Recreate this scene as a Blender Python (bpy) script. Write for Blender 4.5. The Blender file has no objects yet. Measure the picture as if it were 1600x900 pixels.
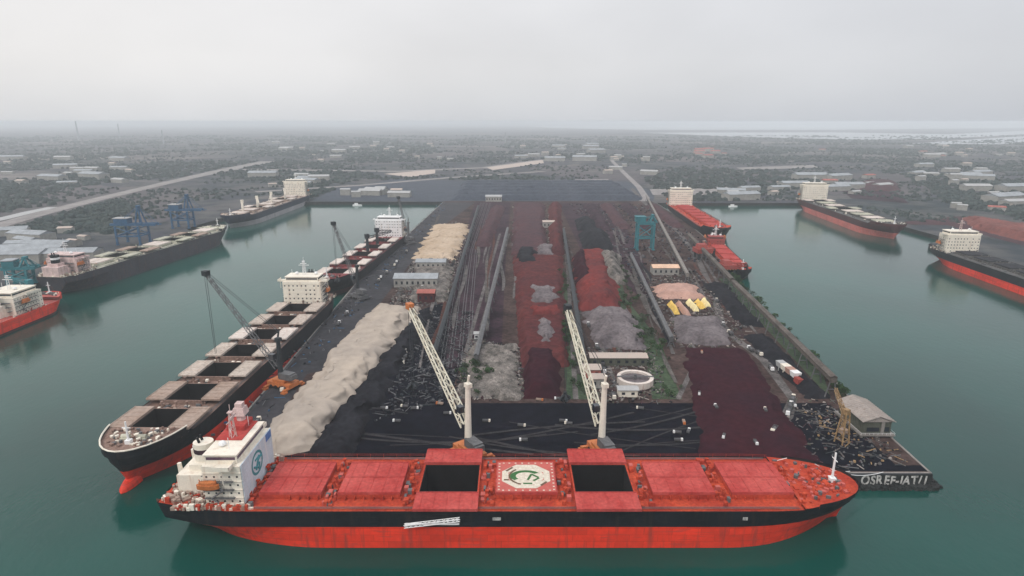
import bpy, math, random
from mathutils import Vector, noise
random.seed(7)
S = bpy.context.scene
COL = S.collection
rnd = random.uniform

# ------------------------------------------------------------------ camera, sky, sun, exposure
CAM_H = 131.0
PITCH = math.atan(260/950)
cam = bpy.data.cameras.new('camera'); camo = bpy.data.objects.new('camera', cam); COL.objects.link(camo)
camo.location = (0, 0, CAM_H); camo.rotation_euler = (math.pi/2-PITCH, 0, 0)
cam.sensor_width = 36; cam.lens = 36*950/1600; cam.clip_start = 1; cam.clip_end = 120000
S.camera = camo
S.view_settings.view_transform = 'Standard'; S.view_settings.look = 'None'
S.view_settings.exposure = -0.2; S.view_settings.gamma = 1
S.cycles.volume_bounces = 3
S.cycles.max_bounces = 6

SUN_EL, SUN_AZ = math.radians(48), math.radians(215)   # azimuth clockwise from +Y : behind the camera, left
W = bpy.data.worlds.new('World'); S.world = W; W.use_nodes = True
nt = W.node_tree; nt.nodes.clear()
def N(t, **k):
    n = nt.nodes.new(t)
    for a, b in k.items(): setattr(n, a, b)
    return n
L = lambda a, b: nt.links.new(a, b)
out = N('ShaderNodeOutputWorld'); bg = N('ShaderNodeBackground'); L(bg.outputs[0], out.inputs[0])
sky = N('ShaderNodeTexSky', sky_type='NISHITA', sun_disc=False); sky.sun_elevation = SUN_EL; sky.sun_rotation = SUN_AZ
tc = N('ShaderNodeTexCoord'); sx = N('ShaderNodeSeparateXYZ'); L(tc.outputs['Generated'], sx.inputs[0])
# overcast: pale at the horizon, brighter overhead, a little warmer and brighter on the left
mr = N('ShaderNodeMapRange'); L(sx.outputs['Z'], mr.inputs[0]); mr.inputs[1].default_value = 0.10; mr.inputs[2].default_value = 1.0
m1 = N('ShaderNodeMix', data_type='RGBA'); L(mr.outputs[0], m1.inputs[0])
m1.inputs[6].default_value = (.85, .85, .87, 1); m1.inputs[7].default_value = (1.45, 1.47, 1.53, 1)
mx = N('ShaderNodeMapRange'); L(sx.outputs['X'], mx.inputs[0]); mx.inputs[1].default_value = -0.9; mx.inputs[2].default_value = .9
m2 = N('ShaderNodeMix', data_type='RGBA'); L(mx.outputs[0], m2.inputs[0])
m2.inputs[6].default_value = (1.18, 1.15, 1.10, 1); m2.inputs[7].default_value = (.82, .84, .87, 1)
mul = N('ShaderNodeMix', data_type='RGBA', blend_type='MULTIPLY'); mul.inputs[0].default_value = 1
L(m1.outputs[2], mul.inputs[6]); L(m2.outputs[2], mul.inputs[7])
mp = N('ShaderNodeMapping'); L(tc.outputs['Generated'], mp.inputs[0]); mp.inputs[3].default_value = (1.8, 1.8, 4)
nz = N('ShaderNodeTexNoise'); L(mp.outputs[0], nz.inputs[0]); nz.inputs['Scale'].default_value = 1.6; nz.inputs['Detail'].default_value = 5
mc = N('ShaderNodeMapRange'); L(nz.outputs[0], mc.inputs[0]); mc.inputs[1].default_value = .35; mc.inputs[2].default_value = .7
mc.inputs[3].default_value = .955; mc.inputs[4].default_value = 1.04
hz_ = N('ShaderNodeMapRange'); L(sx.outputs['Z'], hz_.inputs[0]); hz_.inputs[1].default_value = -.01; hz_.inputs[2].default_value = .09; hz_.interpolation_type = 'SMOOTHSTEP'
m5 = N('ShaderNodeMix', data_type='RGBA'); L(hz_.outputs[0], m5.inputs[0]); m5.inputs[6].default_value = (.84, .865, .90, 1); m5.inputs[7].default_value = (1, 1, 1, 1)
m6 = N('ShaderNodeMix', data_type='RGBA', blend_type='MULTIPLY'); m6.inputs[0].default_value = 1; L(mul.outputs[2], m6.inputs[6]); L(m5.outputs[2], m6.inputs[7])
vm = N('ShaderNodeVectorMath', operation='SCALE'); L(m6.outputs[2], vm.inputs[0]); L(mc.outputs[0], vm.inputs[3])
sk = N('ShaderNodeVectorMath', operation='SCALE'); L(sky.outputs[0], sk.inputs[0]); sk.inputs[3].default_value = .006
ad = N('ShaderNodeVectorMath', operation='ADD'); L(vm.outputs[0], ad.inputs[0]); L(sk.outputs[0], ad.inputs[1])
L(ad.outputs[0], bg.inputs[0]); bg.inputs[1].default_value = 1.0

sun = bpy.data.lights.new('sun', 'SUN'); suno = bpy.data.objects.new('sun', sun); COL.objects.link(suno)
sun.energy = 1.5; sun.angle = math.radians(10); sun.color = (1, .95, .88)
sd = Vector((math.sin(SUN_AZ)*math.cos(SUN_EL), math.cos(SUN_AZ)*math.cos(SUN_EL), math.sin(SUN_EL)))
suno.rotation_euler = (-sd).to_track_quat('-Z', 'Y').to_euler()

# ------------------------------------------------------------------ helpers
def tag(o, label=None, cat=None, group=None, kind=None):
    if label: o['label'] = label
    if cat: o['category'] = cat
    if group: o['group'] = group
    if kind: o['kind'] = kind
    return o
def empty(name, loc=(0, 0, 0), rz=0):
    o = bpy.data.objects.new(name, None); COL.objects.link(o); o.location = loc; o.rotation_euler = (0, 0, rz); return o
def copy_tree(o, parent=None):
    c = o.copy(); COL.objects.link(c)
    if parent is not None: c.parent = parent
    for ch in list(o.children): copy_tree(ch, c)
    return c

MATS = {}
def mat(name, col, rough=.7, var=.35, scale=.15, bump=0., bscale=None, spec=.25, metal=0., col2=None, streak=None, detail=6, plates=False):
    """procedural paint / soil: base colour broken up by two noises; optional second colour patches and vertical streaks"""
    if name in MATS: return MATS[name]
    m = bpy.data.materials.new(name); m.use_nodes = True; t = m.node_tree; b = t.nodes['Principled BSDF']
    n = lambda ty, **k: (lambda q: ([setattr(q, a, v) for a, v in k.items()], q)[1])(t.nodes.new(ty))
    tcx = n('ShaderNodeTexCoord')
    mpp = n('ShaderNodeMapping'); t.links.new(tcx.outputs['Object'], mpp.inputs[0])
    no = n('ShaderNodeTexNoise'); no.inputs['Scale'].default_value = scale; no.inputs['Detail'].default_value = detail; no.inputs['Roughness'].default_value = .65
    t.links.new(mpp.outputs[0], no.inputs[0])
    r = n('ShaderNodeMapRange'); t.links.new(no.outputs[0], r.inputs[0]); r.inputs[1].default_value = .32; r.inputs[2].default_value = .68
    mx = n('ShaderNodeMix', data_type='RGBA'); t.links.new(r.outputs[0], mx.inputs[0])
    a = [max(0, c*(1-var)) for c in col]; z = [min(1, c*(1+var)) for c in col]
    if col2: a, z = list(col), list(col2)
    mx.inputs[6].default_value = (*a, 1); mx.inputs[7].default_value = (*z, 1)
    last = mx.outputs[2]
    n2 = n('ShaderNodeTexNoise'); n2.inputs['Scale'].default_value = scale*9; n2.inputs['Detail'].default_value = 4
    t.links.new(mpp.outputs[0], n2.inputs[0])
    r2 = n('ShaderNodeMapRange'); t.links.new(n2.outputs[0], r2.inputs[0]); r2.inputs[1].default_value = .3; r2.inputs[2].default_value = .7
    r2.inputs[3].default_value = 1-var*.7; r2.inputs[4].default_value = 1+var*.7
    vs = n('ShaderNodeVectorMath', operation='SCALE'); t.links.new(last, vs.inputs[0]); t.links.new(r2.outputs[0], vs.inputs[3]); last = vs.outputs[0]
    if streak:
        m3 = n('ShaderNodeMapping'); t.links.new(tcx.outputs['Object'], m3.inputs[0]); m3.inputs[3].default_value = (1, 1, .12)
        n3 = n('ShaderNodeTexNoise'); n3.inputs['Scale'].default_value = .6; n3.inputs['Detail'].default_value = 6; t.links.new(m3.outputs[0], n3.inputs[0])
        r3 = n('ShaderNodeMapRange'); t.links.new(n3.outputs[0], r3.inputs[0]); r3.inputs[1].default_value = .54; r3.inputs[2].default_value = .72
        r3.inputs[4].default_value = .75
        m4 = n('ShaderNodeMix', data_type='RGBA'); t.links.new(r3.outputs[0], m4.inputs[0]); t.links.new(last, m4.inputs[6]); m4.inputs[7].default_value = (*streak, 1)
        last = m4.outputs[2]
    if plates:
        sp = n('ShaderNodeSeparateXYZ'); t.links.new(tcx.outputs['Object'], sp.inputs[0]); cb = n('ShaderNodeCombineXYZ')
        t.links.new(sp.outputs['X'], cb.inputs[0]); t.links.new(sp.outputs['Z'], cb.inputs[1])
        bk = n('ShaderNodeTexBrick'); t.links.new(cb.outputs[0], bk.inputs[0]); bk.inputs['Scale'].default_value = 1; bk.inputs['Brick Width'].default_value = 9; bk.inputs['Row Height'].default_value = 2.4
        bk.inputs['Mortar Size'].default_value = .05; bk.inputs['Color1'].default_value = (1, 1, 1, 1); bk.inputs['Color2'].default_value = (.78, .82, .86, 1); bk.inputs['Mortar'].default_value = (.6, .6, .62, 1)
        mm = n('ShaderNodeMix', data_type='RGBA', blend_type='MULTIPLY'); mm.inputs[0].default_value = 1; t.links.new(last, mm.inputs[6]); t.links.new(bk.outputs[0], mm.inputs[7]); last = mm.outputs[2]
        # scrapes and weed along the loading waterline
        n7 = n('ShaderNodeTexNoise'); n7.inputs['Scale'].default_value = .5; n7.inputs['Detail'].default_value = 7; mp7 = n('ShaderNodeMapping'); mp7.inputs[3].default_value = (.25, .25, 2.2)
        t.links.new(tcx.outputs['Object'], mp7.inputs[0]); t.links.new(mp7.outputs[0], n7.inputs[0])
        r7 = n('ShaderNodeMapRange'); t.links.new(n7.outputs[0], r7.inputs[0]); r7.inputs[1].default_value = .57; r7.inputs[2].default_value = .64; r7.inputs[4].default_value = .55
        m7 = n('ShaderNodeMix', data_type='RGBA'); t.links.new(r7.outputs[0], m7.inputs[0]); t.links.new(last, m7.inputs[6]); m7.inputs[7].default_value = (*plates, 1); last = m7.outputs[2]
    t.links.new(last, b.inputs['Base Color'])
    b.inputs['Roughness'].default_value = rough; b.inputs['Metallic'].default_value = metal
    b.inputs['Specular IOR Level'].default_value = spec
    if bump:
        nb = n('ShaderNodeTexNoise'); nb.inputs['Scale'].default_value = bscale or scale*4; nb.inputs['Detail'].default_value = 5
        t.links.new(mpp.outputs[0], nb.inputs[0])
        bp = n('ShaderNodeBump'); bp.inputs['Distance'].default_value = bump; bp.inputs['Strength'].default_value = 1
        t.links.new(nb.outputs[0], bp.inputs['Height']); t.links.new(bp.outputs[0], b.inputs['Normal'])
    MATS[name] = m
    return m

class MB:
    def __init__(s): s.v = []; s.f = []; s.m = []
    def face(s, pts, mi=0):
        k = len(s.v); s.v += [tuple(p) for p in pts]; s.f.append(tuple(range(k, k+len(pts)))); s.m.append(mi)
    def box(s, cx, cy, cz, sx, sy, sz, rz=0, mi=0, top=1.0):
        """cz is the BOTTOM; top scales the upper face"""
        k = len(s.v); c, q = math.cos(rz), math.sin(rz)
        for z, w in ((cz, 1), (cz+sz, top)):
            for a, b in ((-1, -1), (1, -1), (1, 1), (-1, 1)):
                x, y = a*sx/2*w, b*sy/2*w
                s.v.append((cx+x*c-y*q, cy+x*q+y*c, z))
        for f in ((3, 2, 1, 0), (4, 5, 6, 7), (0, 1, 5, 4), (1, 2, 6, 5), (2, 3, 7, 6), (3, 0, 4, 7)):
            s.f.append(tuple(k+i for i in f)); s.m.append(mi)
        return s
    def tube(s, p, q, r, r2=None, n=6, mi=0, caps=True):
        p, q = Vector(p), Vector(q); d = (q-p)
        if d.length < 1e-6: return s
        d.normalize(); u = d.orthogonal().normalized(); w = d.cross(u); r2 = r if r2 is None else r2
        k = len(s.v)
        for c, rr in ((p, r), (q, r2)):
            for i in range(n):
                a = 2*math.pi*(i+.5)/n; s.v.append(tuple(c+u*math.cos(a)*rr+w*math.sin(a)*rr))
        for i in range(n):
            j = (i+1) % n; s.f.append((k+i, k+j, k+n+j, k+n+i)); s.m.append(mi)
        if caps:
            s.f.append(tuple(k+i for i in reversed(range(n)))); s.m.append(mi)
            s.f.append(tuple(k+n+i for i in range(n))); s.m.append(mi)
        return s
    def prism(s, pts, z0, z1, mi=0, side=None):
        k = len(s.v); n = len(pts)
        A = sum(pts[i][0]*pts[(i+1) % n][1]-pts[(i+1) % n][0]*pts[i][1] for i in range(n))
        if A < 0: pts = pts[::-1]
        s.v += [(x, y, z0) for x, y in pts]+[(x, y, z1) for x, y in pts]
        s.f.append(tuple(k+n+i for i in range(n))); s.m.append(mi)
        s.f.append(tuple(k+i for i in reversed(range(n)))); s.m.append(mi if side is None else side)
        for i in range(n):
            j = (i+1) % n; s.f.append((k+i, k+j, k+n+j, k+n+i)); s.m.append(mi if side is None else side)
        return s
    def gable(s, cx, cy, z, sx, sy, h, rz=0, over=.6, mi=0):
        """gable roof, ridge along local x"""
        c, q = math.cos(rz), math.sin(rz); X, Y = sx/2+over, sy/2+over
        P = lambda x, y, zz: (cx+x*c-y*q, cy+x*q+y*c, zz)
        t = .25
        for sgn in (1, -1):
            a, b, d, e = P(-X, sgn*Y, z), P(X, sgn*Y, z), P(X, 0, z+h), P(-X, 0, z+h)
            lo = [(p[0], p[1], p[2]-t) for p in (a, b, d, e)]
            s.face((a, b, d, e) if sgn < 0 else (e, d, b, a), mi)
            s.face(lo[::-1] if sgn < 0 else lo, mi)
            s.face((lo[0], lo[1], b, a), mi)
        for xx in (-sx/2, sx/2):
            s.face((P(xx, -sy/2, z-.3), P(xx, sy/2, z-.3), P(xx, 0, z+h-.3)), mi)
        return s
    def lattice(s, p, q, w0, w1, n, r=.25, mi=0, up=Vector((0, 0, 1))):
        p, q = Vector(p), Vector(q); d = (q-p).normalized(); u = d.cross(up)
        if u.length < .01: u = d.orthogonal()
        u.normalize(); w = u.cross(d)
        ring = lambda t: [p.lerp(q, t)+(u*a+w*b)*((w0+(w1-w0)*t)/2) for a, b in ((-1, -1), (1, -1), (1, 1), (-1, 1))]
        R = [ring(i/n) for i in range(n+1)]
        for k in range(4): s.tube(R[0][k], R[n][k], r, n=4, mi=mi)
        for i in range(n):
            for k in range(4):
                j = (k+1) % 4
                a, b = (R[i][k], R[i+1][j]) if i % 2 else (R[i][j], R[i+1][k])
                s.tube(a, b, r*.65, n=3, mi=mi, caps=False)
        return s
    def build(s, name, mats, parent=None, loc=None, smooth=False):
        me = bpy.data.meshes.new(name); me.from_pydata(s.v, [], s.f)
        if not isinstance(mats, (list, tuple)): mats = [mats]
        for m in mats: me.materials.append(m)
        if len(mats) > 1: me.polygons.foreach_set('material_index', s.m)
        if smooth: me.polygons.foreach_set('use_smooth', [True]*len(me.polygons))
        me.update()
        o = bpy.data.objects.new(name, me); COL.objects.link(o)
        if parent is not None: o.parent = parent
        if loc: o.location = loc
        return o

_c, _s = math.cos(PITCH), math.sin(PITCH)
def G(px, py, z=5.0):
    """survey: the point of the level z seen at a pixel of the photograph -> metres east, metres north"""
    u, v = (px-800)/950, (450-py)/950
    t = (z-CAM_H)/(-_s+v*_c)
    return (u*t, (_c+v*_s)*t)

# ------------------------------------------------------------------ materials
M = dict(
 asphalt=mat('asphalt_dusty', (.020, .021, .026), .9, .45, .03, .1, .8, spec=.2, col2=(.045, .043, .050)),
 coalfloor=mat('coal_floor', (.004, .005, .009), .9, .5, .02, .15, .6, spec=.02, col2=(.008, .008, .014)),
 yard=mat('yard_floor', (.022, .014, .014), .95, .6, .05, .2, .5, spec=.05, col2=(.088, .058, .052)),
 purple=mat('ore_dust_floor', (.016, .009, .014), .95, .6, .05, .15, .5, spec=.05, col2=(.060, .034, .045)),
 concrete=mat('concrete', (.22, .20, .185), .85, .25, .2, .05, 1.),
 road=mat('pale_road', (.24, .22, .215), .85, .25, .05),
 quaywall=mat('quay_wall', (.022, .024, .024), .8, .5, .2, .1, 1.),
 sand=mat('tan_cargo', (.33, .285, .25), .95, .16, .02, .35, .35, spec=.05, col2=(.44, .37, .305)),
 sand2=mat('buff_cargo', (.38, .28, .19), .95, .2, .04, .3, .4, col2=(.52, .41, .31)),
 orered=mat('red_ore', (.105, .024, .022), .95, .45, .04, .3, .4, spec=.05, col2=(.060, .020, .024)),
 orebright=mat('bright_red_ore', (.19, .032, .028), .95, .35, .05, .3, .4, spec=.05, col2=(.085, .026, .028)),
 oremaroon=mat('maroon_ore', (.042, .010, .015), .95, .3, .04, .3, .4, spec=.02, col2=(.026, .010, .016)),
 orebrown=mat('brown_ore', (.085, .038, .042), .95, .4, .04, .3, .4, spec=.05, col2=(.055, .034, .042)),
 oregrey=mat('grey_ore', (.085, .072, .078), .95, .45, .06, .35, .4, spec=.05, col2=(.19, .165, .17)),
 coal=mat('coal', (.008, .008, .011), .9, .4, .05, .4, .4, spec=.04, col2=(.024, .024, .030)),
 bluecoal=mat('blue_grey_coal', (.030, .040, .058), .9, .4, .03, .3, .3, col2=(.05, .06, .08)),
 scree=mat('pale_scree', (.035, .035, .032), .95, .6, .16, .6, .5, spec=.05, col2=(.26, .23, .21)),
 green=mat('undergrowth', (.022, .045, .022), .95, .5, .06, .6, .6, col2=(.06, .085, .045)),
 leaf=mat('leaf', (.030, .062, .022), .9, .5, .3),
 leaf2=mat('leaf_grey', (.055, .075, .045), .9, .5, .3),
 bark=mat('bark', (.10, .075, .05), .9, .3, 1.),
 hull_dark=mat('hull_black', (.007, .009, .013), .55, .4, .1, spec=.2, streak=(.03, .022, .02), plates=(.022, .02, .02)),
 hull_navy=mat('hull_navy', (.012, .020, .045), .45, .3, .1, streak=(.05, .035, .04)),
 hull_grey=mat('hull_grey', (.045, .042, .054), .55, .3, .08, streak=(.12, .06, .05)),
 hull_maroon=mat('hull_maroon', (.06, .012, .012), .5, .3, .1, streak=(.03, .01, .01)),
 red=mat('hull_red', (.80, .046, .018), .5, .12, .05, streak=(.36, .05, .035), plates=(.46, .06, .045)),
 redpink=mat('hull_red_faded', (.50, .13, .11), .6, .2, .06, streak=(.42, .22, .2)),
 hull_pale=mat('hull_pale_waterline', (.33, .31, .32), .6, .2, .08),
 deckred=mat('deck_red', (.32, .032, .020), .7, .35, .12, .03, 1., spec=.05, col2=(.52, .080, .036)),
 coverred=mat('cover_red', (.36, .040, .036), .7, .28, .10, .02, .8, spec=.05, col2=(.48, .090, .078)),
 coverpink=mat('cover_salmon', (.48, .10, .08), .5, .12, .1),
 deckbrown=mat('deck_rust', (.16, .095, .075), .8, .4, .12, .03, 1., col2=(.27, .18, .145)),
 deckgrey=mat('deck_grey', (.10, .095, .09), .75, .4, .12, .03, 1.),
 deckmaroon=mat('deck_maroon', (.18, .035, .035), .75, .4, .12, .03, 1.),
 covercream=mat('cover_cream', (.62, .55, .50), .6, .15, .1, streak=(.45, .28, .22)),
 coverbrown=mat('cover_brown', (.36, .28, .235), .75, .3, .1, col2=(.29, .20, .155)),
 coverolive=mat('cover_olive', (.42, .41, .33), .65, .25, .1),
 cream=mat('house_cream', (.78, .72, .62), .5, .08, .2, streak=(.62, .50, .40)),
 white=mat('house_white', (.80, .80, .80), .5, .06, .2, streak=(.66, .60, .55)),
 paleblue=mat('front_pale_blue', (.56, .66, .72), .5, .12, .15, streak=(.72, .74, .74)),
 pink=mat('house_pink', (.60, .46, .44), .6, .2, .2, streak=(.4, .25, .2)),
 glass=mat('window_dark', (.02, .025, .035), .15, .2, .5, spec=.6),
 purpleglass=mat('bridge_window', (.09, .045, .075), .2, .2, .5, spec=.6),
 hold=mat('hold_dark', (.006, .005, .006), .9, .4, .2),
 steel=mat('steel_grey', (.11, .11, .115), .6, .3, .3),
 steeldark=mat('steel_dark', (.025, .03, .035), .6, .3, .3),
 craneyel=mat('crane_cream', (.60, .57, .47), .55, .12, .3, streak=(.45, .32, .2)),
 craneblue=mat('crane_blue', (.035, .10, .19), .55, .2, .3),
 craneteal=mat('crane_teal', (.03, .17, .20), .55, .2, .3),
 craneorange=mat('crane_orange', (.50, .16, .05), .55, .25, .3),
 rustorange=mat('unloader_ochre', (.16, .09, .04), .6, .4, .6, col2=(.42, .28, .14)),
 yellow=mat('yellow_cargo', (.75, .50, .12), .7, .2, .2),
 paleyellow=mat('pale_yellow_cover', (.80, .68, .36), .7, .2, .2),
 salmon=mat('salmon_cover', (.42, .25, .20), .7, .2, .2),
 roofpale=mat('roof_pale', (.40, .35, .31), .8, .15, .3, col2=(.48, .38, .33)),
 roofwhite=mat('roof_white', (.38, .38, .38), .7, .1, .1),
 roofrust=mat('roof_rust', (.35, .11, .09), .8, .3, .1),
 roofgrey=mat('roof_grey', (.30, .32, .34), .7, .2, .1),
 roofpeach=mat('roof_peach', (.68, .45, .32), .7, .2, .1),
 wall=mat('plaster', (.30, .29, .27), .8, .2, .2),
 wallolive=mat('cladding_olive', (.085, .09, .07), .8, .25, .3),
 rubber=mat('rubber', (.02, .02, .02), .9, .2, 1.),
 green_sign=mat('emblem_green', (.03, .12, .03), .6, .1, 1.),
 white_sign=mat('emblem_white', (.50, .42, .34), .7, .2, .9, col2=(.72, .67, .56)),
 dark_sign=mat('emblem_brown', (.12, .07, .04), .6, .1, 1.),
 teal_sign=mat('emblem_teal', (.06, .25, .28), .6, .15, 1.),
 blue_sign=mat('emblem_blue', (.10, .20, .45), .6, .15, 1.),
 letter=mat('letter_paint', (.10, .10, .10), .8, .3, .45, col2=(.85, .83, .79)),
)

M['redpaint'] = mat('loader_red', (.34, .045, .035), .65, .3, .2, col2=(.26, .07, .06))
M['roofhut'] = mat('hut_roof', (.26, .235, .22), .85, .3, .25, col2=(.38, .33, .30), streak=(.2, .15, .12))
M['covertan'] = mat('cover_tan', (.40, .34, .29), .7, .3, .1, streak=(.26, .15, .11), col2=(.56, .48, .42))
def water_mat():
    m = bpy.data.materials.new('harbour_water'); m.use_nodes = True; t = m.node_tree; b = t.nodes['Principled BSDF']
    tcx = t.nodes.new('ShaderNodeTexCoord')
    n1 = t.nodes.new('ShaderNodeTexNoise'); n1.inputs['Scale'].default_value = .006; n1.inputs['Detail'].default_value = 5
    t.links.new(tcx.outputs['Object'], n1.inputs[0])
    mx = t.nodes.new('ShaderNodeMix'); mx.data_type = 'RGBA'
    r = t.nodes.new('ShaderNodeMapRange'); r.inputs[1].default_value = .35; r.inputs[2].default_value = .65
    t.links.new(n1.outputs[0], r.inputs[0]); t.links.new(r.outputs[0], mx.inputs[0])
    mx.inputs[6].default_value = (.0005, .034, .027, 1); mx.inputs[7].default_value = (.002, .066, .052, 1)
    t.links.new(mx.outputs[2], b.inputs['Base Color'])
    b.inputs['Specular Tint'].default_value = (.74, 1, 1, 1); b.inputs['IOR'].default_value = 1.33; b.inputs['Specular IOR Level'].default_value = .5
    # ripples
    mp = t.nodes.new('ShaderNodeMapping'); mp.inputs[2].default_value = (0, 0, .5); mp.inputs[3].default_value = (1, .55, 1)
    t.links.new(tcx.outputs['Object'], mp.inputs[0])
    hs = []
    for sc, am in ((.06, .22), (.28, .22), (.85, .12)):
        q = t.nodes.new('ShaderNodeTexNoise'); q.inputs['Scale'].default_value = sc; q.inputs['Detail'].default_value = 3
        t.links.new(mp.outputs[0], q.inputs[0])
        k = t.nodes.new('ShaderNodeMath'); k.operation = 'MULTIPLY'; k.inputs[1].default_value = am; t.links.new(q.outputs[0], k.inputs[0]); hs.append(k)
    a = t.nodes.new('ShaderNodeMath'); t.links.new(hs[0].outputs[0], a.inputs[0]); t.links.new(hs[1].outputs[0], a.inputs[1])
    a2 = t.nodes.new('ShaderNodeMath'); t.links.new(a.outputs[0], a2.inputs[0]); t.links.new(hs[2].outputs[0], a2.inputs[1])
    bp = t.nodes.new('ShaderNodeBump'); bp.inputs['Distance'].default_value = 1.0; bp.inputs['Strength'].default_value = .45
    t.links.new(a2.outputs[0], bp.inputs['Height']); t.links.new(bp.outputs[0], b.inputs['Normal'])
    rr = t.nodes.new('ShaderNodeMapRange'); rr.inputs[1].default_value = .3; rr.inputs[2].default_value = .7
    rr.inputs[3].default_value = .05; rr.inputs[4].default_value = .14
    mp2 = t.nodes.new('ShaderNodeMapping'); mp2.inputs[3].default_value = (1, .3, 1); mp2.inputs[2].default_value = (0, 0, .3)
    t.links.new(tcx.outputs['Object'], mp2.inputs[0])
    n5 = t.nodes.new('ShaderNodeTexNoise'); n5.inputs['Scale'].default_value = .02; n5.inputs['Detail'].default_value = 4
    t.links.new(mp2.outputs[0], n5.inputs[0]); t.links.new(n5.outputs[0], rr.inputs[0]); t.links.new(rr.outputs[0], b.inputs['Roughness'])
    return m
M['water'] = water_mat()

def land_mat():
    m = bpy.data.materials.new('far_land'); m.use_nodes = True; t = m.node_tree; b = t.nodes['Principled BSDF']
    tcx = t.nodes.new('ShaderNodeTexCoord')
    def noi(sc, det=6, rot=0, st=(1, 1, 1)):
        mp = t.nodes.new('ShaderNodeMapping'); mp.inputs[2].default_value = (0, 0, rot); mp.inputs[3].default_value = st
        t.links.new(tcx.outputs['Object'], mp.inputs[0])
        q = t.nodes.new('ShaderNodeTexNoise'); q.inputs['Scale'].default_value = sc; q.inputs['Detail'].default_value = det; q.inputs['Roughness'].default_value = .6
        t.links.new(mp.outputs[0], q.inputs[0]); return q.outputs[0]
    def rng(s, a, c):
        r = t.nodes.new('ShaderNodeMapRange'); r.inputs[1].default_value = a; r.inputs[2].default_value = c; t.links.new(s, r.inputs[0]); return r.outputs[0]
    def mix(f, A, B):
        x = t.nodes.new('ShaderNodeMix'); x.data_type = 'RGBA'; t.links.new(f, x.inputs[0])
        for i, v in ((6, A), (7, B)):
            if isinstance(v, tuple): x.inputs[i].default_value = (*v, 1)
            else: t.links.new(v, x.inputs[i])
        return x.outputs[2]
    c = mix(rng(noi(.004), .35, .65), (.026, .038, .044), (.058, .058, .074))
    c = mix(rng(noi(.02), .45, .7), c, (.10, .098, .095))
    v = t.nodes.new('ShaderNodeTexVoronoi'); v.inputs['Scale'].default_value = .0035
    t.links.new(tcx.outputs['Object'], v.inputs[0])
    c = mix(rng(v.outputs['Color'], .55, .9), c, (.11, .095, .10))
    v2 = t.nodes.new('ShaderNodeTexVoronoi'); v2.inputs['Scale'].default_value = .014; t.links.new(tcx.outputs['Object'], v2.inputs[0])
    c = mix(rng(v2.outputs['Color'], .62, .95), c, (.13, .12, .115))
    c = mix(rng(noi(.05, 4), .56, .7), c, (.020, .028, .026))
    c = mix(rng(noi(.0011, 5, .2, (.45, 1.6, 1)), .57, .63), c, (.19, .165, .155))
    t.links.new(c, b.inputs['Base Color']); b.inputs['Roughness'].default_value = .95; b.inputs['Specular IOR Level'].default_value = .1
    return m
M['land'] = land_mat()

# ------------------------------------------------------------------ setting: water, land, pier
Z = 5.0
w = MB(); w.face([(-60000, -3000, 0), (60000, -3000, 0), (60000, 70000, 0), (-60000, 70000, 0)])
tag(w.build('water', M['water']), kind='structure')

PIER = [(-118, 199), (156, 199), (158.5, 255), (164, 288), (173, 361), (184, 490), (193, 600), (216, 650), (228, 800), (232, 978)]
LEFTQ = [(-368, -1500), (-368, 300), (-372, 420), (-389, 450), (-361, 690), (-398, 735), (-384, 992), (-112, 992)]
RIGHTQ = [(470, 978), (489, 960), (487, 668), (446, 640), (432, 480), (418, 300), (400, -1500)]
far = [(40000, -1500), (60000, 69000), (-60000, 69000), (-40000, -1500)]
outline = [(-112, 992), (-126, 484), (-120, 290)] + PIER + RIGHTQ + far + LEFTQ[:-1]
g = MB(); g.prism(outline, -3, Z, 0, side=1)
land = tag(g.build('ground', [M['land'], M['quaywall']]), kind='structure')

_lift = [0.0]
def sheet(name, pts, m, dz=None, z=Z):
    if dz is None:
        _lift[0] += .006; dz = .02+_lift[0]
    s_ = MB(); A = sum(pts[i][0]*pts[(i+1) % len(pts)][1]-pts[(i+1) % len(pts)][0]*pts[i][1] for i in range(len(pts)))
    if A < 0: pts = pts[::-1]
    s_.face([(x, y, z+dz) for x, y in pts])
    return tag(s_.build(name, m), kind='structure')
def ribbon(name, pts, w_, m, dz=None, z=Z, pixel=False):
    if dz is None:
        _lift[0] += .006; dz = .02+_lift[0]
    P = [Vector((*p, 0)) for p in pts]; s_ = MB(); Lf, Rt = [], []
    for i, p in enumerate(P):
        d = (P[min(i+1, len(P)-1)]-P[max(i-1, 0)]).normalized(); nrm = Vector((-d.y, d.x, 0)); ww = w_[i] if isinstance(w_, list) else w_
        Lf.append(p+nrm*ww/2); Rt.append(p-nrm*ww/2)
    for i in range(len(P)-1):
        s_.face([(*Rt[i].xy, z+dz), (*Rt[i+1].xy, z+dz), (*Lf[i+1].xy, z+dz), (*Lf[i].xy, z+dz)])
    return tag(s_.build(name, m), kind='structure')

# pier top, kept inside the quay line; a concrete coping runs round the edge
sheet('pier_floor', [(-117, 200.5), (155, 200.5), (157.5, 255), (163, 288), (172, 361), (183, 490), (192, 600), (215, 652), (226, 800), (230, 1060), (-112, 1060), (-111, 985), (-124.5, 484), (-118.5, 290)], M['yard'])
sheet('apron', [(-117, 201), (-100, 201), (-106, 290), (-108, 484), (-96, 985), (-110.5, 985), (-124, 484), (-118, 290)], M['asphalt'])
sheet('coal_apron', [(-96, 201), (-60, 201), (155.2, 201), (157.4, 258), (78, 258), (-30, 258), (-72, 262), (-100, 240)], M['coalfloor'])
sheet('coal_apron', [(-100, 201), (-62, 201), (-30, 258), (-26, 330), (-50, 420), (-66, 400), (-72, 300), (-80, 240)], M['coalfloor'])
sheet('apron', [(-108, 290), (-96, 300), (-92, 700), (-60, 985), (-98, 985), (-110, 484)], M['asphalt'])
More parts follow.
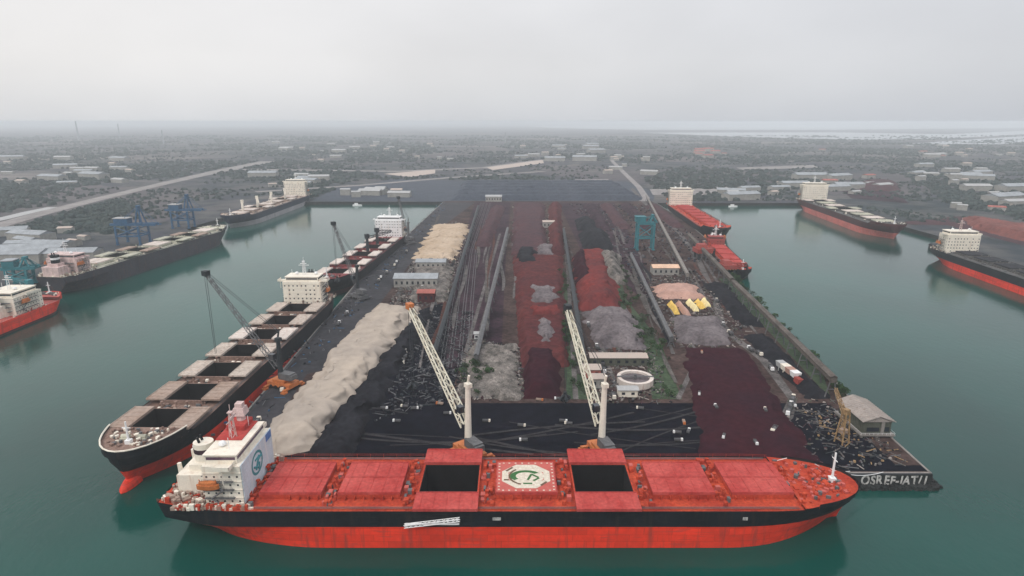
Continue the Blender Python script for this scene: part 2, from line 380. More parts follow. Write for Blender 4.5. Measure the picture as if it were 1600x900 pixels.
sheet('dust_strip', [(-35, 300), (-6, 290), (-6, 560), (-2, 985), (-60, 985), (-52, 560), (-46, 420)], M['purple'])
sheet('dust_strip', [(98, 420), (118, 505), (165, 980), (75, 980), (70, 600)], M['purple'])
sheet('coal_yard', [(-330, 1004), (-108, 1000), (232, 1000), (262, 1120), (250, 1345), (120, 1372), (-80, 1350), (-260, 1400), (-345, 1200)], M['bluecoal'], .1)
sheet('quay_strip', [(146, 205), (155.3, 205), (157.6, 255), (163, 288), (172, 361), (183, 490), (192, 600), (215, 652), (226, 900), (205, 900), (190, 640), (168, 480), (148, 330)], M['yard'])
sheet('undergrowth', [(150, 262), (159.5, 288), (169, 361), (181, 490), (172, 490), (160, 361)], M['green'])
sheet('undergrowth', [(66, 262), (80, 262), (88, 340), (84, 430), (98, 560), (86, 560), (76, 430), (78, 340)], M['green'])
sheet('undergrowth', [(26, 262), (37, 262), (42, 420), (44, 580), (38, 580), (33, 420)], M['green'])
M['haul'] = mat('haul_road', (.055, .05, .05), .9, .5, .12, .1, .8, spec=.05, col2=(.17, .155, .15))
for a, b, ww in (((-22, 300), (-4, 700), 3.2), ((-27, 300), (-14, 700), 2.4), ((30, 262), (52, 560), 2.6), ((52, 262), (50, 440), 1.8), ((96, 300), (78, 262), 2.4)):
    ribbon('road', [a, b], ww, M['haul'])
ribbon('road', [(104, 222), (122, 245), (132, 262), (138, 310), (133, 360), (152, 440), (176, 560), (196, 700), (214, 1000), (235, 1200)], [3, 5, 4, 5.5, 4, 5, 5, 5, 6, 8], M['haul'])
ribbon('road', [G(955, 250), G(975, 270), G(998, 292), G(1010, 310), (214, 1000)], 12, M['road'], .2)
M['track'] = mat('wheel_track', (.020, .019, .022), .9, .5, .3, spec=.05, col2=(.045, .042, .045))
tr_ = random.Random(5)
for k in range(26):
    x_, y_, a_ = tr_.uniform(-85, 130), tr_.uniform(206, 250), tr_.choice((0, math.pi))+tr_.uniform(-.5, .5); P_ = []
    cv_ = tr_.uniform(-.05, .05)
    for q_ in range(14):
        if 203 < y_ < 256 and -88 < x_ < 145: P_.append((x_, y_))
        x_ += 6*math.cos(a_); y_ += 6*math.sin(a_); a_ += cv_
    if len(P_) > 2: ribbon('wheel_track', P_, tr_.uniform(.5, 1.6), M['track'])
# pale coping along the quay edges
for i, q in enumerate([[(-118.6, 201), (-120.4, 290), (-126.2, 484), (-112.2, 985)], [(-118, 200.0), (156, 200.0)], [(155.6, 200), (158.1, 255), (163.6, 288), (172.6, 361), (183.6, 490), (192.6, 600), (215.6, 650), (227.5, 800), (231.5, 975)]]):
    ribbon('coping', q, .9, M['concrete'], .12)
# rails
for k, x in enumerate((-31, -36, -41, -45.5)):
    for s_ in (-.9, .9):
        ribbon('rail_track', [(x+s_+8, 300), (x+s_+2, 420), (x+s_-5, 600), (x+s_-4, 980)], .35, M['steel'])

# worn streaks running the length of the pier
M['streak_rust'] = mat('streak_rust', (.055, .022, .018), .95, .6, .08, .1, .6, spec=.05, col2=(.11, .05, .04))
M['streak_grey'] = mat('streak_grey', (.045, .042, .042), .95, .6, .1, .1, .6, spec=.05, col2=(.13, .115, .105))
sr_ = random.Random(21)
for k in range(70):
    x0_ = sr_.uniform(-96, 150); y0_ = sr_.uniform(262, 640); ln_ = sr_.uniform(60, 260); sl_ = (x0_+20)/110*.10-.015; P_ = []
    ph_ = sr_.uniform(0, 6)
    for q_ in range(9):
        y_ = y0_+ln_*q_/8; x_ = x0_+(y_-y0_)*sl_+1.5*math.sin(ph_+q_*.7)
        if -104 < x_ < 150+(y_-262)*.14 and y_ < 970: P_.append((x_, y_))
    if len(P_) > 2: ribbon('dust_track', P_, [sr_.uniform(.5, 3.2) for _ in P_], M[sr_.choice(('streak_rust', 'streak_grey', 'haul', 'coal'))])
# --- distant ground: roads, fields, sand, lagoon
def px(*pp): return [G(a, b, Z) for a, b in pp]
ribbon('highway', px((-60, 372), (0, 352), (60, 335), (150, 312), (260, 286), (340, 268), (420, 252)), [26, 26, 26, 28, 30, 40, 50], M['road'], .3)
ribbon('highway', px((-60, 355), (0, 343), (45, 332), (82, 324)), [20, 20, 20, 16], M['roofwhite'], .35)
ribbon('road', px((350, 265), (480, 266), (620, 268), (760, 262), (850, 250)), 34, M['road'], .4)
ribbon('road', px((400, 300), (560, 290), (700, 278), (850, 268)), 22, M['road'], .45)
sheet('sand_flat', px((600, 272), (680, 265), (680, 271), (640, 277)), M['roofpale'], .5)
sheet('sand_flat', px((760, 262), (848, 250), (850, 255), (770, 266)), M['roofpale'], .5)
sheet('sand_flat', px((750, 283), (950, 280), (955, 286), (750, 289)), M['road'], .5)
sheet('sand_flat', px((1015, 296), (1130, 292), (1180, 298), (1100, 305), (1020, 305)), M['road'], .5)
sheet('sand_flat', px((1150, 262), (1270, 258), (1280, 262), (1160, 266)), M['road'], .5)
sheet('ore_yard', px((1380, 350), (1500, 338), (1640, 372), (1640, 395), (1480, 352)), M['orebrown'], .3)
sheet('ore_yard', px((1300, 285), (1400, 300), (1420, 318), (1330, 310)), M['purple'], .3)
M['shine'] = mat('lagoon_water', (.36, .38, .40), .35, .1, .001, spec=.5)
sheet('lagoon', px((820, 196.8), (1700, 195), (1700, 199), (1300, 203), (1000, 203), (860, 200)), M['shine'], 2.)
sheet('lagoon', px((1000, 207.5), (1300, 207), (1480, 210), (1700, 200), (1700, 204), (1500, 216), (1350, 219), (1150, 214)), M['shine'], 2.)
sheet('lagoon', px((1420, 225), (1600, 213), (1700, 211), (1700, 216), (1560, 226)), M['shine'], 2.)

# ------------------------------------------------------------------ ships
def hull_half(u, L_, B, full=.93):
    """half breadth of the deck at u (0 stern .. 1 bow)"""
    if u < .12: return B/2*(.70+.30*math.sin(u/.12*math.pi/2))
    if u > .84:
        t = (u-.84)/.16; return B/2*math.sqrt(max(0, 1-t**2.3))
    return B/2
def ship(name, label, group, loc, rz, L_, B, D, mats, hatches, house, opts={}):
    """local +x is the bow, waterline at z = 0"""
    R = empty(name, (*loc, 0), rz); tag(R, label, opts.get('cat', 'ship'), group)
    top, bot, split = mats['top'], mats['bot'], opts.get('split', D*.5)
    H2 = L_/2; fr = opts.get('fr', 2.6)
    # hull
    nst = 48; zs = [-4, -1.5, 0, split*.5, split, (split+D)/2, D]; trim = opts.get('trim', 0)
    us = sorted([i/nst for i in range(nst+1)]+[.86+.14*(1-(1-i/8)**2) for i in range(1, 8)])
    def station(u, z):
        t = max(0, min(1, (z+1.5)/(D+1.5)))
        b = hull_half(u, L_, B)
        # waterline is finer: narrower at the ends
        uw = (u-.03)/.955 if u < .5 else (u-.5)/.97*1.0+.5
        uw = min(1, max(0, uw))
        bw = B/2
        if uw < .22: bw = B/2*math.sin(min(1, uw/.22)*math.pi/2)**.75
        if uw > .80:
            q = (uw-.80)/.20; bw = B/2*max(0, 1-q**1.9)
        b2 = bw+(b-bw)*(min(1, t*1.6)**1.2 if u < .5 else min(1, t*1.1)**1.4)
        rake = -H2+L_*u
        if u > .85: rake -= (u-.85)/.15*(1-t)*L_*.022
        if u < .1: rake += (.1-u)/.1*(1-t)*L_*.02
        return rake, b2
    hb = MB(); n = len(us)
    for side in (-1, 1):
        base = len(hb.v)
        for u in us:
            for z in zs:
                x, b = station(u, z)
                zz = z+trim*(u-1)*{3: .5, 4: 1, 5: .5}.get(zs.index(z), 0)
                if z == D and u > .90: zz = D+ (fr)
                hb.v.append((x, side*b, zz))
        for i in range(n-1):
            for j in range(len(zs)-1):
                a = base+i*len(zs)+j; q = (a, a+len(zs), a+len(zs)+1, a+1)
                hb.f.append(q if side < 0 else q[::-1]); hb.m.append(0 if zs[j] >= split-.01 else 1)
    # transom
    for j in range(len(zs)-1):
        x0, b0 = station(0, zs[j]); x1, b1 = station(0, zs[j+1])
        hb.face([(x0, -b0, zs[j]), (x1, -b1, zs[j+1]), (x1, b1, zs[j+1]), (x0, b0, zs[j])], 0 if zs[j] >= split-.01 else 1)
    ho = hb.build('hull', [top, bot], R, smooth=False)
    if opts.get('bulb'):
        bl = MB(); k = 14; xc = H2-L_*.022
        pts = []
        for i in range(8):
            t = i/7; rr = 3.6*math.sqrt(max(0, 1-t**2))+.02
            pts.append((xc-3+9*t, rr))
        for i in range(7):
            for j in range(k):
                a0, a1 = 2*math.pi*j/k, 2*math.pi*(j+1)/k
                P = lambda q, a: (q[0], q[1]*.75*math.cos(a), .2+q[1]*math.sin(a))
                bl.face([P(pts[i], a0), P(pts[i+1], a0), P(pts[i+1], a1), P(pts[i], a1)])
        bl.build('bulbous_bow', bot, R, smooth=True)
    # hatches
    nh, x0, x1, hl, hw, openset = hatches['n'], hatches['x0'], hatches['x1'], hatches['len'], hatches['w'], hatches['open']
    xs = [x0+(x1-x0)*i/(nh-1) for i in range(nh)]
    ch = hatches.get('h', 1.8)
    # deck with real openings
    dk = MB(); cuts = sorted(set([-H2+L_*u for u in us]+[x-hl/2 for x in xs]+[x+hl/2 for x in xs]))
    dz = D-.35
    for a, b in zip(cuts, cuts[1:]):
        if b-a < 1e-6: continue
        mid = (a+b)/2; ba = hull_half((a+H2)/L_, L_, B)-.05; bb = hull_half((b+H2)/L_, L_, B)-.05
        if mid > H2*.80: zz = D+fr-.4
        else: zz = dz
        op = any(abs(mid-x) < hl/2 and i in openset for i, x in enumerate(xs))
        if op:
            dk.face([(a, -ba, zz), (b, -bb, zz), (b, -hw/2, zz), (a, -hw/2, zz)]); dk.face([(a, hw/2, zz), (b, hw/2, zz), (b, bb, zz), (a, ba, zz)])
        else: dk.face([(a, -ba, zz), (b, -bb, zz), (b, bb, zz), (a, ba, zz)])
    # break of the forecastle
    xf = min(c for c in cuts if c >= H2*.80-1e-6); bf = hull_half((xf+H2)/L_, L_, B)-.05
    dk.face([(xf, bf, dz), (xf, -bf, dz), (xf, -bf, D+fr-.4), (xf, bf, D+fr-.4)])
    dk.build('deck', mats['deck'], R)
    # forecastle sides up to raised deck between .9L
    fb = MB()
    for side in (-1, 1):
        uu = [u for u in us if u >= .898]
        uu = [(xf+H2)/L_]+uu
        for a, b in zip(uu, uu[1:]):
            ha, hb_ = hull_half(a, L_, B), hull_half(b, L_, B)
            za, zb = (D+fr+.6)*1., D+fr+.6
            fb.face([(-H2+L_*a, side*(ha-.02), D-.1), (-H2+L_*b, side*(hb_-.02), D-.1), (-H2+L_*b, side*(hb_-.02), zb), (-H2+L_*a, side*(ha-.02), za)])
    fb.build('forecastle_bulwark', top, R)
    if opts.get('rim'):
        rm = MB(); U_ = [(xf+H2)/L_]+[u for u in us if u >= .898]
        for side in (-1, 1):
            for a, b in zip(U_, U_[1:]): rm.tube((-H2+L_*a, side*hull_half(a, L_, B), D+fr+.6), (-H2+L_*b, side*hull_half(b, L_, B), D+fr+.6), .32, n=5)
        rm.build('bulwark_rail', opts['rim'], R)
    for i, x in enumerate(xs):
        c = MB(); t = .5
        c.box(x, -hw/2-t/2, dz, hl+2*t, t, ch); c.box(x, hw/2+t/2, dz, hl+2*t, t, ch)
        c.box(x-hl/2-t/2, 0, dz, t, hw, ch); c.box(x+hl/2+t/2, 0, dz, t, hw, ch)
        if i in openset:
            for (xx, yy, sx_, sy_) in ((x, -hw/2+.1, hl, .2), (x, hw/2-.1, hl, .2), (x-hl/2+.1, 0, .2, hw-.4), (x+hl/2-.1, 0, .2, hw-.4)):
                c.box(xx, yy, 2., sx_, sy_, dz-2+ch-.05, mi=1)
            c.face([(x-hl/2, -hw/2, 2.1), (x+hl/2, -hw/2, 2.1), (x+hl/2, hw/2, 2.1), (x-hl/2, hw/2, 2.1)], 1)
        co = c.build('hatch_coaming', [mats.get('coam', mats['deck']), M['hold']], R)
        # covers: two side-rolling halves
        z0 = dz+ch+.03
        cmats = mats['cover'] if isinstance(mats['cover'], list) else [mats['cover']]
        cm = cmats[i % len(cmats)]
        for s_ in (-1, 1):
            cv = MB(); w_ = hw/2+.5
            if i in openset: yc = s_*min(hw/2+w_*hatches.get('slide', .5)-.0, B/2-w_*.5+hatches.get('over', .2)); cw = min(w_, 2*(B/2+hatches.get('over', .2)-hw/2-.1)) if hatches.get('clip') else w_
            else: yc = s_*(w_/2+.04); cw = w_
            if i in openset and hatches.get('clip'): yc = s_*(hw/2+.1+cw/2)
            lx = hl+1.2
            cv.box(x, yc, z0, lx, cw, .75)
            for k in range(5): cv.box(x-lx/2+lx*(k+.5)/5, yc, z0+.75, .28, cw*.96, .14)
            cv.box(x, yc-cw/2+.2, z0+.75, lx*.98, .3, .2); cv.box(x, yc+cw/2-.2, z0+.75, lx*.98, .3, .2)
            cv.build('hatch_cover', cm, R)
    # bulwark / railing
    for side in (-1, 1):
        rl = MB()
        P = [(-H2+L_*u, side*(hull_half(u, L_, B)-.15)) for u in us if u < .9]
        for a, b in zip(P, P[1:]):
            rl.tube((*a, D+1.05), (*b, D+1.05), .05, n=3, caps=False); rl.tube((*a, D+.55), (*b, D+.55), .04, n=3, caps=False)
            rl.tube((*a, D-.3), (*a, D+1.05), .05, n=3, caps=False)
        rl.build('railing', mats.get('rail', M['steel']), R)
    # deck fittings between the hatches
    ft = MB(); rs = random.Random(sum(map(ord, label)))
    gaps = [(xs[i]+xs[i+1])/2 for i in range(nh-1)]+[xs[0]-hl/2-3, xs[-1]+hl/2+3]
    for gx in gaps:
        gl = (x1-x0)/(nh-1)-hl-2
        for k in range(opts.get('fit', 12)):
            sx_, sy_ = rs.uniform(.5, 1.6), rs.uniform(.5, 2.2)
            ft.box(gx+rs.uniform(-gl/2, gl/2)*.8, rs.uniform(-1, 1)*B*.42, dz, sx_, sy_, rs.uniform(.5, 1.8), mi=rs.choice((0, 0, 1, 2)))
        for k in range(3):
            yy = rs.uniform(-1, 1)*B*.4; ft.tube((gx+rs.uniform(-1, 1), yy, dz), (gx, yy, dz+2.8), .35, n=6); ft.tube((gx, yy, dz+2.8), (gx, yy, dz+3.3), .7, n=6)
    for side in (-1, 1):
        for yy in (.44, .46): ft.tube((x0-hl/2, side*B*yy, dz+.5), (x1+hl/2, side*B*yy, dz+.5), .14, n=4, mi=1)
        for k in range(int((x1-x0)/3)): ft.box(x0+k*3, side*(hw/2+1.0), dz, .25, .9, ch*.8)
    for k in range(opts.get('fg', 34)): # forecastle gear
        u = rs.uniform(.915, .975); hb_ = hull_half(u, L_, B)*.8
        ft.box(-H2+L_*u, rs.uniform(-1, 1)*hb_, D+fr-.4, rs.uniform(.4, 1.5), rs.uniform(.4, 1.5), rs.uniform(.4, 1.3), rz=rs.uniform(0, 3), mi=rs.choice((0, 0, 2, 2, 1)))
    tag(ft.build('deck_fittings', [mats['deck'], M['steel'], mats.get('fit2', M['coverpink'])], R), kind='stuff')
    for s_ in (-1, 1):
        wl = MB()
        wl.tube((H2*.90, s_*3.2-1.5, D+fr+.6), (H2*.90, s_*3.2+1.5, D+fr+.6), .9, n=8); wl.box(H2*.90, s_*3.2, D+fr-.4, 2.6, 3.4, .7)
        wl.build('windlass', mats.get('winch', M['steel']), R)
    fm = MB(); fm.tube((H2*.93, 0, D+fr-.4), (H2*.93, 0, D+11), .45, .3, n=6); fm.tube((H2*.93, -1.6, D+8.5), (H2*.93, 1.6, D+8.5), .2, n=4)
    fm.box(H2*.93, 0, D+fr-.4, 2, 2, 1.5)
    fm.build('foremast', M['white'], R)
    # deckhouse
    hx, hlen, hwid, hh, wing = house['x'], house['len'], house['w'], house['h'], house.get('wing', B)
    hm = house['mat']; zt = dz
    lv = int(hh/2.9)
    d = MB()
    d.box(hx, 0, dz, hlen, hwid, hh-3.2)
    for k in range(1, lv): d.box(hx, 0, dz+k*2.9-.12, hlen+.3, hwid+.5, .14)
    if house.get('flare'):   # side walls step out towards the deck
        d.box(hx-1, 0, dz, hlen+5, hwid+2, 5.6)
    dh = d.build('deckhouse', hm, R)
    rq = random.Random(len(label)); gr = MB()
    for k in range(1, lv-1):
        zk = dz+k*2.9+.05
        for s_ in (-1, 1):
            ya = s_*(hwid/2+1.0); gr.box(hx-hlen*.1, s_*(hwid/2+.55), zk-.15, hlen*.8, 1.1, .14)
            gr.tube((hx-hlen/2, ya, zk+1), (hx+hlen*.3, ya, zk+1), .06, n=3, caps=False)
            for q_ in range(6): gr.tube((hx-hlen/2+q_*hlen*.16, ya, zk), (hx-hlen/2+q_*hlen*.16, ya, zk+1), .05, n=3, caps=False)
            gr.tube((hx-hlen*.3+(k%2)*4, ya, zk-2.8), (hx-hlen*.3+((k+1)%2)*4, ya, zk), .3, n=4)
        gr.box(hx-hlen/2-1, 0, zk-.15, 2, hwid*.8, .14)
    tag(gr.build('galleries', M['steel'] if hm != M['white'] else M['cream'], dh), kind='stuff')
    wd = MB()
    for k in range(lv-1):
        zz = dz+k*2.9+1.2
        nw = int(hwid/2.6)
        for j in range(nw):
            yy = -hwid/2+hwid*(j+.5)/nw
            if rq.random() < .22: continue
            if not house.get('emblem'):
                wd.box(hx+hlen/2+.03, yy, zz, .10, .85, .9)
            elif k in (0,) or abs(yy) > hwid*.36: wd.box(hx+hlen/2+.03, yy, zz, .10, .7, .8)
        nw = int(hlen/2.4)
        for j in range(nw):
            for s_ in (-1, 1): wd.box(hx-hlen/2+hlen*(j+.5)/nw, s_*(hwid/2+.03), zz, .55, .10, .6)
    tag(wd.build('windows', M['glass'], dh), kind='stuff')
    zb = dz+hh-3.2
    br = MB(); br.box(hx-.5, 0, zb+.02, hlen*.85, hwid*.86, 3.0); br.box(hx+hlen*.1, 0, zb-.25, hlen*.45, wing, .3)
    for s_ in (-1, 1):
        br.box(hx+hlen*.1, s_*(wing/2-.1), zb+.05, hlen*.45, .2, 1.1)
        br.box(hx+hlen*.32, s_*(wing/4+hwid*.215), zb+.05, .2, wing/2-hwid*.43, 1.1)
        br.tube((hx+hlen*.1, s_*(wing/2-.6), zb-5.5), (hx+hlen*.1, s_*(wing/2-.6), zb-.2), .2, n=4)
    br.box(hx-.5, 0, zb+3.02, hlen*.9, hwid*.9, .25)
    bo = br.build('bridge', house.get('bmat', hm), R)
    gl_ = MB(); gl_.box(hx-.5, 0, zb+1.3, hlen*.85+.12, hwid*.86-1., 1.0); gl_.box(hx-.5, 0, zb+1.302, hlen*.85-1., hwid*.86+.12, .996)
    gl_.build('window_band', house.get('gmat', M['glass']), bo)
    # monkey island, mast
    ms = MB(); zz = zb+3.27
    ms.lattice((hx-1, 0, zz), (hx-1, 0, zz+9), 1.8, .8, 5, .14); ms.box(hx-1, 0, zz+9, 1.6, 1.6, .3)
    ms.tube((hx-1, -3.4, zz+6.5), (hx-1, 3.4, zz+6.5), .18, n=4); ms.box(hx-.3, 0, zz+7.5, .4, 4., .5)
    ms.tube((hx-1, 0, zz+9), (hx-1, 0, zz+12), .12, n=4)
    for yy in (-hwid*.3, hwid*.3):
        an = MB(); an.tube((hx+1, yy, zz), (hx+1, yy, zz+4), .12, n=4); an.build('antenna', M['white'], R)
    ms.build('mast', house.get('mastmat', M['white']), R)
    for yy in (-hwid*.22, hwid*.3):
        rd = MB()
        for i in range(4):
            a0, a1 = i*math.pi/8, (i+1)*math.pi/8
            rd.tube((hx-2, yy, zz+.6+1.3*math.sin(a0)), (hx-2, yy, zz+.6+1.3*math.sin(a1)), 1.3*math.cos(a0), max(.02, 1.3*math.cos(a1)), n=8)
        rd.tube((hx-2, yy, zz), (hx-2, yy, zz+.6), .5, n=6)
        rd.build('radome', M['white'], R)
    # engine casing and funnel
    cx = hx-hlen/2-6.2; ck = house.get('ck', .5)
    cs = MB(); cs.box(cx, 0, dz, 11, B*.42, hh*ck); cs.box(cx+4.5, 0, dz, 3, B*.5, 5.5); cs.box(cx+1, 0, dz+hh*ck, 7, B*.26, 2.2)
    cs.build('engine_casing', house.get('cmat', hm), R)
    fn = MB(); r0 = []
    for k in range(14):
        a = 2*math.pi*k/14; r0.append((cx+1+3.2*math.cos(a), B*.09*math.sin(a)))
    fn.prism(r0, dz+hh*ck+2.2, dz+hh*ck+8.5); fn.prism([(cx+1+(x_-cx-1)*1.02, y_*1.02) for x_, y_ in r0], dz+hh*ck+5., dz+hh*ck+6.6, mi=1)
    for yy in (-1, 1): fn.tube((cx+.2, yy, dz+hh*ck+8.5), (cx-.3, yy, dz+hh*ck+10.4), .45, n=6, mi=2)
    fn.build('funnel', [house.get('fmat', M['hull_dark']), house.get('fband', M['white']), M['hull_dark']], R)
    # lifeboats
    for s_ in (-1, 1):
        lb = MB(); yy = s_*(hwid/2+1.4); zz = dz+7
        lb.prism([(hx-4+math.cos(a)*3.6, yy+math.sin(a)*1.2) for a in [i*math.pi/6 for i in range(12)]], zz, zz+1.4)
        lb.prism([(hx-4+math.cos(a)*2.8, yy+math.sin(a)*.9) for a in [i*math.pi/6 for i in range(12)]], zz+1.4, zz+2.3)
        for q in (-2.5, 2.5): lb.tube((hx-4+q, yy-s_*1.5, zz-1), (hx-4+q, yy, zz+3.1), .18, n=4)
        lb.build('lifeboat', M['craneorange'], R)
    # stern gear
    sg = MB()
    for k in range(opts.get('sg', 40)):
        u = rs.uniform(.005, .09); hb_ = hull_half(u, L_, B)*.9
        sg.box(-H2+L_*u, rs.uniform(-1, 1)*hb_, dz, rs.uniform(.4, 2.), rs.uniform(.4, 1.8), rs.uniform(.4, 2.2), rz=rs.uniform(0, 3), mi=rs.choice((0, 0, 1, 2)))
    for s_ in (-1, 1):
        for k in range(opts.get('sg', 40)//2):
            xx = rs.uniform(-H2+L_*.03, hx+hlen/2+3); sg.box(xx, s_*rs.uniform(hwid/2+1.2, B/2-1) if hwid < B-5 else s_*(B/2-1), dz, rs.uniform(.4, 1.6), rs.uniform(.4, 1.), rs.uniform(.4, 2), mi=rs.choice((0, 1, 2)))
    tag(sg.build('stern_fittings', [M['coverbrown'], M['cream'], mats['deck']], R), kind='stuff')
    # ship's own cranes
    for gx, ang in opts.get('cranes', []):
        cr = MB(); cr.tube((gx, 0, dz), (gx, 0, dz+13), 1.5, 1.3, n=8); cr.box(gx, 0, dz+13, 3.6, 3.6, 4.2, rz=ang)
        e = Vector((gx+math.cos(ang)*24, math.sin(ang)*24, dz+opts.get('jib', 17)))
        co = cr.build('deck_crane', opts.get('cranemat', M['craneyel']), R)
        jb = MB(); jb.lattice((gx+math.cos(ang)*1.8, math.sin(ang)*1.8, dz+14), e, 2.2, 1., 9, .22); jb.tube((gx, 0, dz+17), e, .1, n=3)
        jb.build('jib', opts.get('cranemat', M['craneyel']), co)
    return R

# --- the red bulk carrier across the head of the pier
RED_L, RED_B, RED_D = 230., 32.4, 13.4
RED = ship('bulk_carrier', 'long bulk carrier with red deck and red and black hull lying across the pier end', None,
     (1.2, 181.2), 0, RED_L, RED_B, RED_D,
     dict(top=M['hull_dark'], bot=M['red'], deck=M['deckred'], cover=M['coverred'], coam=M['deckred'], fit2=M['coverpink'], winch=M['deckred'], rail=M['deckred']),
     dict(n=7, x0=-73, x1=80, len=19, w=17.4, h=1.5, open={2, 4}, slide=.5, over=.1, clip=True),
     dict(x=-92.5, len=12, w=25, h=17, wing=30, mat=M['cream'], gmat=M['purpleglass'], flare=False, emblem=True, ck=.42, fmat=M['cream'], fband=M['purple'], mastmat=M['pink'], cmat=M['cream']),
     dict(split=7.7, fit=30, sg=240, fr=.7, fg=110))
def ring(mb, cx, cy, r0, r1, z, n=24, mi=0, sx=1., a0=0, a1=2*math.pi, f=lambda x, y, z: (x, y, z)):
    for i in range(n):
        t0, t1 = a0+(a1-a0)*i/n, a0+(a1-a0)*(i+1)/n
        P = lambda r, t: f(cx+r*math.cos(t)*sx, cy+r*math.sin(t), z)
        mb.face([P(r0, t0), P(r1, t0), P(r1, t1), P(r0, t1)], mi)
# painted badge on the middle hatch
xm = -73+153*3/6
e = MB(); zt = RED_D-.35+1.5+.03+.75+.23
e.box(xm, 0, zt-.06, 19.4, 17.6, .06, mi=0)
for k in range(34):   # scuffed, dotted border of the landing square
    a = k/34*2*math.pi
    e.box(xm+9.0*max(-1, min(1, 1.4*math.cos(a))), 8.1*max(-1, min(1, 1.4*math.sin(a))), zt+.004, .6, .5, .01, mi=1)
ring(e, xm, 0, 5.6, 7.6, zt+.02, 8, 1, 1.15, a0=math.pi/8, a1=2*math.pi+math.pi/8)
ring(e, xm, 0, 0.01, 5.5, zt+.026, 20, 1, 1.1)
ring(e, xm, 0, 4.6, 5.3, zt+.034, 8, 3, 1.12, a0=2.2, a1=4.4)
ring(e, xm, 0, 2.3, 3.6, zt+.038, 10, 2, 1.5, a0=.6, a1=3.9)
for (x_, y_, a_, l_) in ((1.2, -.6, 1.2, 3.6), (3.0, .2, -.7, 3.2), (3.4, -1.9, .7, 2.6), (5.8, -4.4, .8, 3.0), (-5.6, 4.2, .8, 3.2), (-6.6, -2.2, 0, 1.6), (.5, -4.3, 0, 3.)):
    e.box(xm+x_, y_, zt+.03, l_, .8, .014+.002*abs(x_), rz=a_, mi=2 if abs(x_) < 4 else 3)
e.build('deck_emblem', [M['coverpink'], M['white_sign'], M['green_sign'], M['dark_sign']], RED)
# pale front wall of the deckhouse with its round badge
fw = MB(); fx = -92.5+6.0
fw.box(fx+.18, 0, RED_D+.1, .3, 24.4, 13.6, mi=0)
F = lambda x, y, z: (fx+.36+z, x, y)
ring(fw, -1, RED_D+8, 3.2, 4.1, 0., 20, 1, 1.1, f=F)
for (yy, zz, l_, a_) in ((-1, 11.5, 5, .9), (-2.4, 10.2, 3.2, -.5), (.8, 12.6, 3., .2), (0, 9.4, 2.4, 1.2), (-1.4, 13.4, 2.2, 0)):
    P0 = (fx+.42, yy-l_/2*math.cos(a_), RED_D-1.2+zz*.8-l_/2*math.sin(a_)); P1 = (fx+.42, yy+l_/2*math.cos(a_), RED_D-1.2+zz*.8+l_/2*math.sin(a_)); fw.tube(P0, P1, .38, n=4, mi=1)
fw.box(fx+.36, 9.5, RED_D+10.8, .1, 4.4, 2.6, mi=2)
fw.build('front_wall', [M['paleblue'], M['teal_sign'], M['blue_sign']], RED)
# red monkey island with pink mast house, aft goalposts, gangway
mi_ = MB(); zz = RED_D-.35+17+.1
mi_.box(-94.2, 4.5, zz, 8.6, 13, .3); mi_.box(-94.5, 7.5, zz+.3, 6, 7, 1.6)
mi_.build('top_deck', M['coverred'], RED)
pm = MB(); pm.tube((-94.5, 9, zz+.3), (-94.5, 9, zz+6), 1.6, 1.2, n=8); pm.box(-94.5, 9, zz+4, 4.2, 4.2, 2.6, top=.8); pm.box(-94.5, 9, zz+6.6, 2.4, 2.4, 1.6)
pm.build('radar_tower', M['pink'], RED)
for yy in (-3, 6):
    gp = MB(); gp.tube((-110.5, yy, RED_D-.4), (-111, yy, RED_D+9), .9, .7, n=6); gp.build('aft_post', M['cream'], RED)
gw = MB(); gw.lattice((-35, -17.2, RED_D-4.6), (-17.5, -17.2, RED_D-2.2), .9, .9, 12, .14); gw.box(-26.2, -17.2, RED_D-3.9, 17, .8, .15)
for v in range(8): pass
gw.build('gangway', M['white'], RED)
for xx, nm in ((-6, 0), (72, 1)):
    dm = MB(); dm.box(xx, -16.28, 10.2, 2.6 if nm == 0 else 1.5, .06, 1.1); dm.build('draught_mark', M['letter'], RED)

def line(label, a, b, sag=2.):
    q = MB(); P_ = [Vector(a).lerp(Vector(b), t/8)-Vector((0, 0, sag*4*(t/8)*(1-t/8))) for t in range(9)]
    for u_, v_ in zip(P_, P_[1:]): q.tube(u_, v_, .13, n=4, caps=False)
    tag(q.build('mooring_line', M['white']), label, 'rope')
line('outermost rope from the red bow to the lettered quay corner', (110, 186, RED_D+2), (138, 200, Z+.3))
line('inner rope from the red bow to the quay near the ochre unloader', (106, 189, RED_D+2), (126, 200.6, Z+.3), 1.2)
line('slanting rope from the red ship forecastle back to the quay', (98, 193, RED_D+2), (72, 200.5, Z+.3), 1.)
line('rope from the red ship stern to the quay beside the round hopper', (-108, 188, RED_D), (-112, 200.5, Z+.3), 1.)
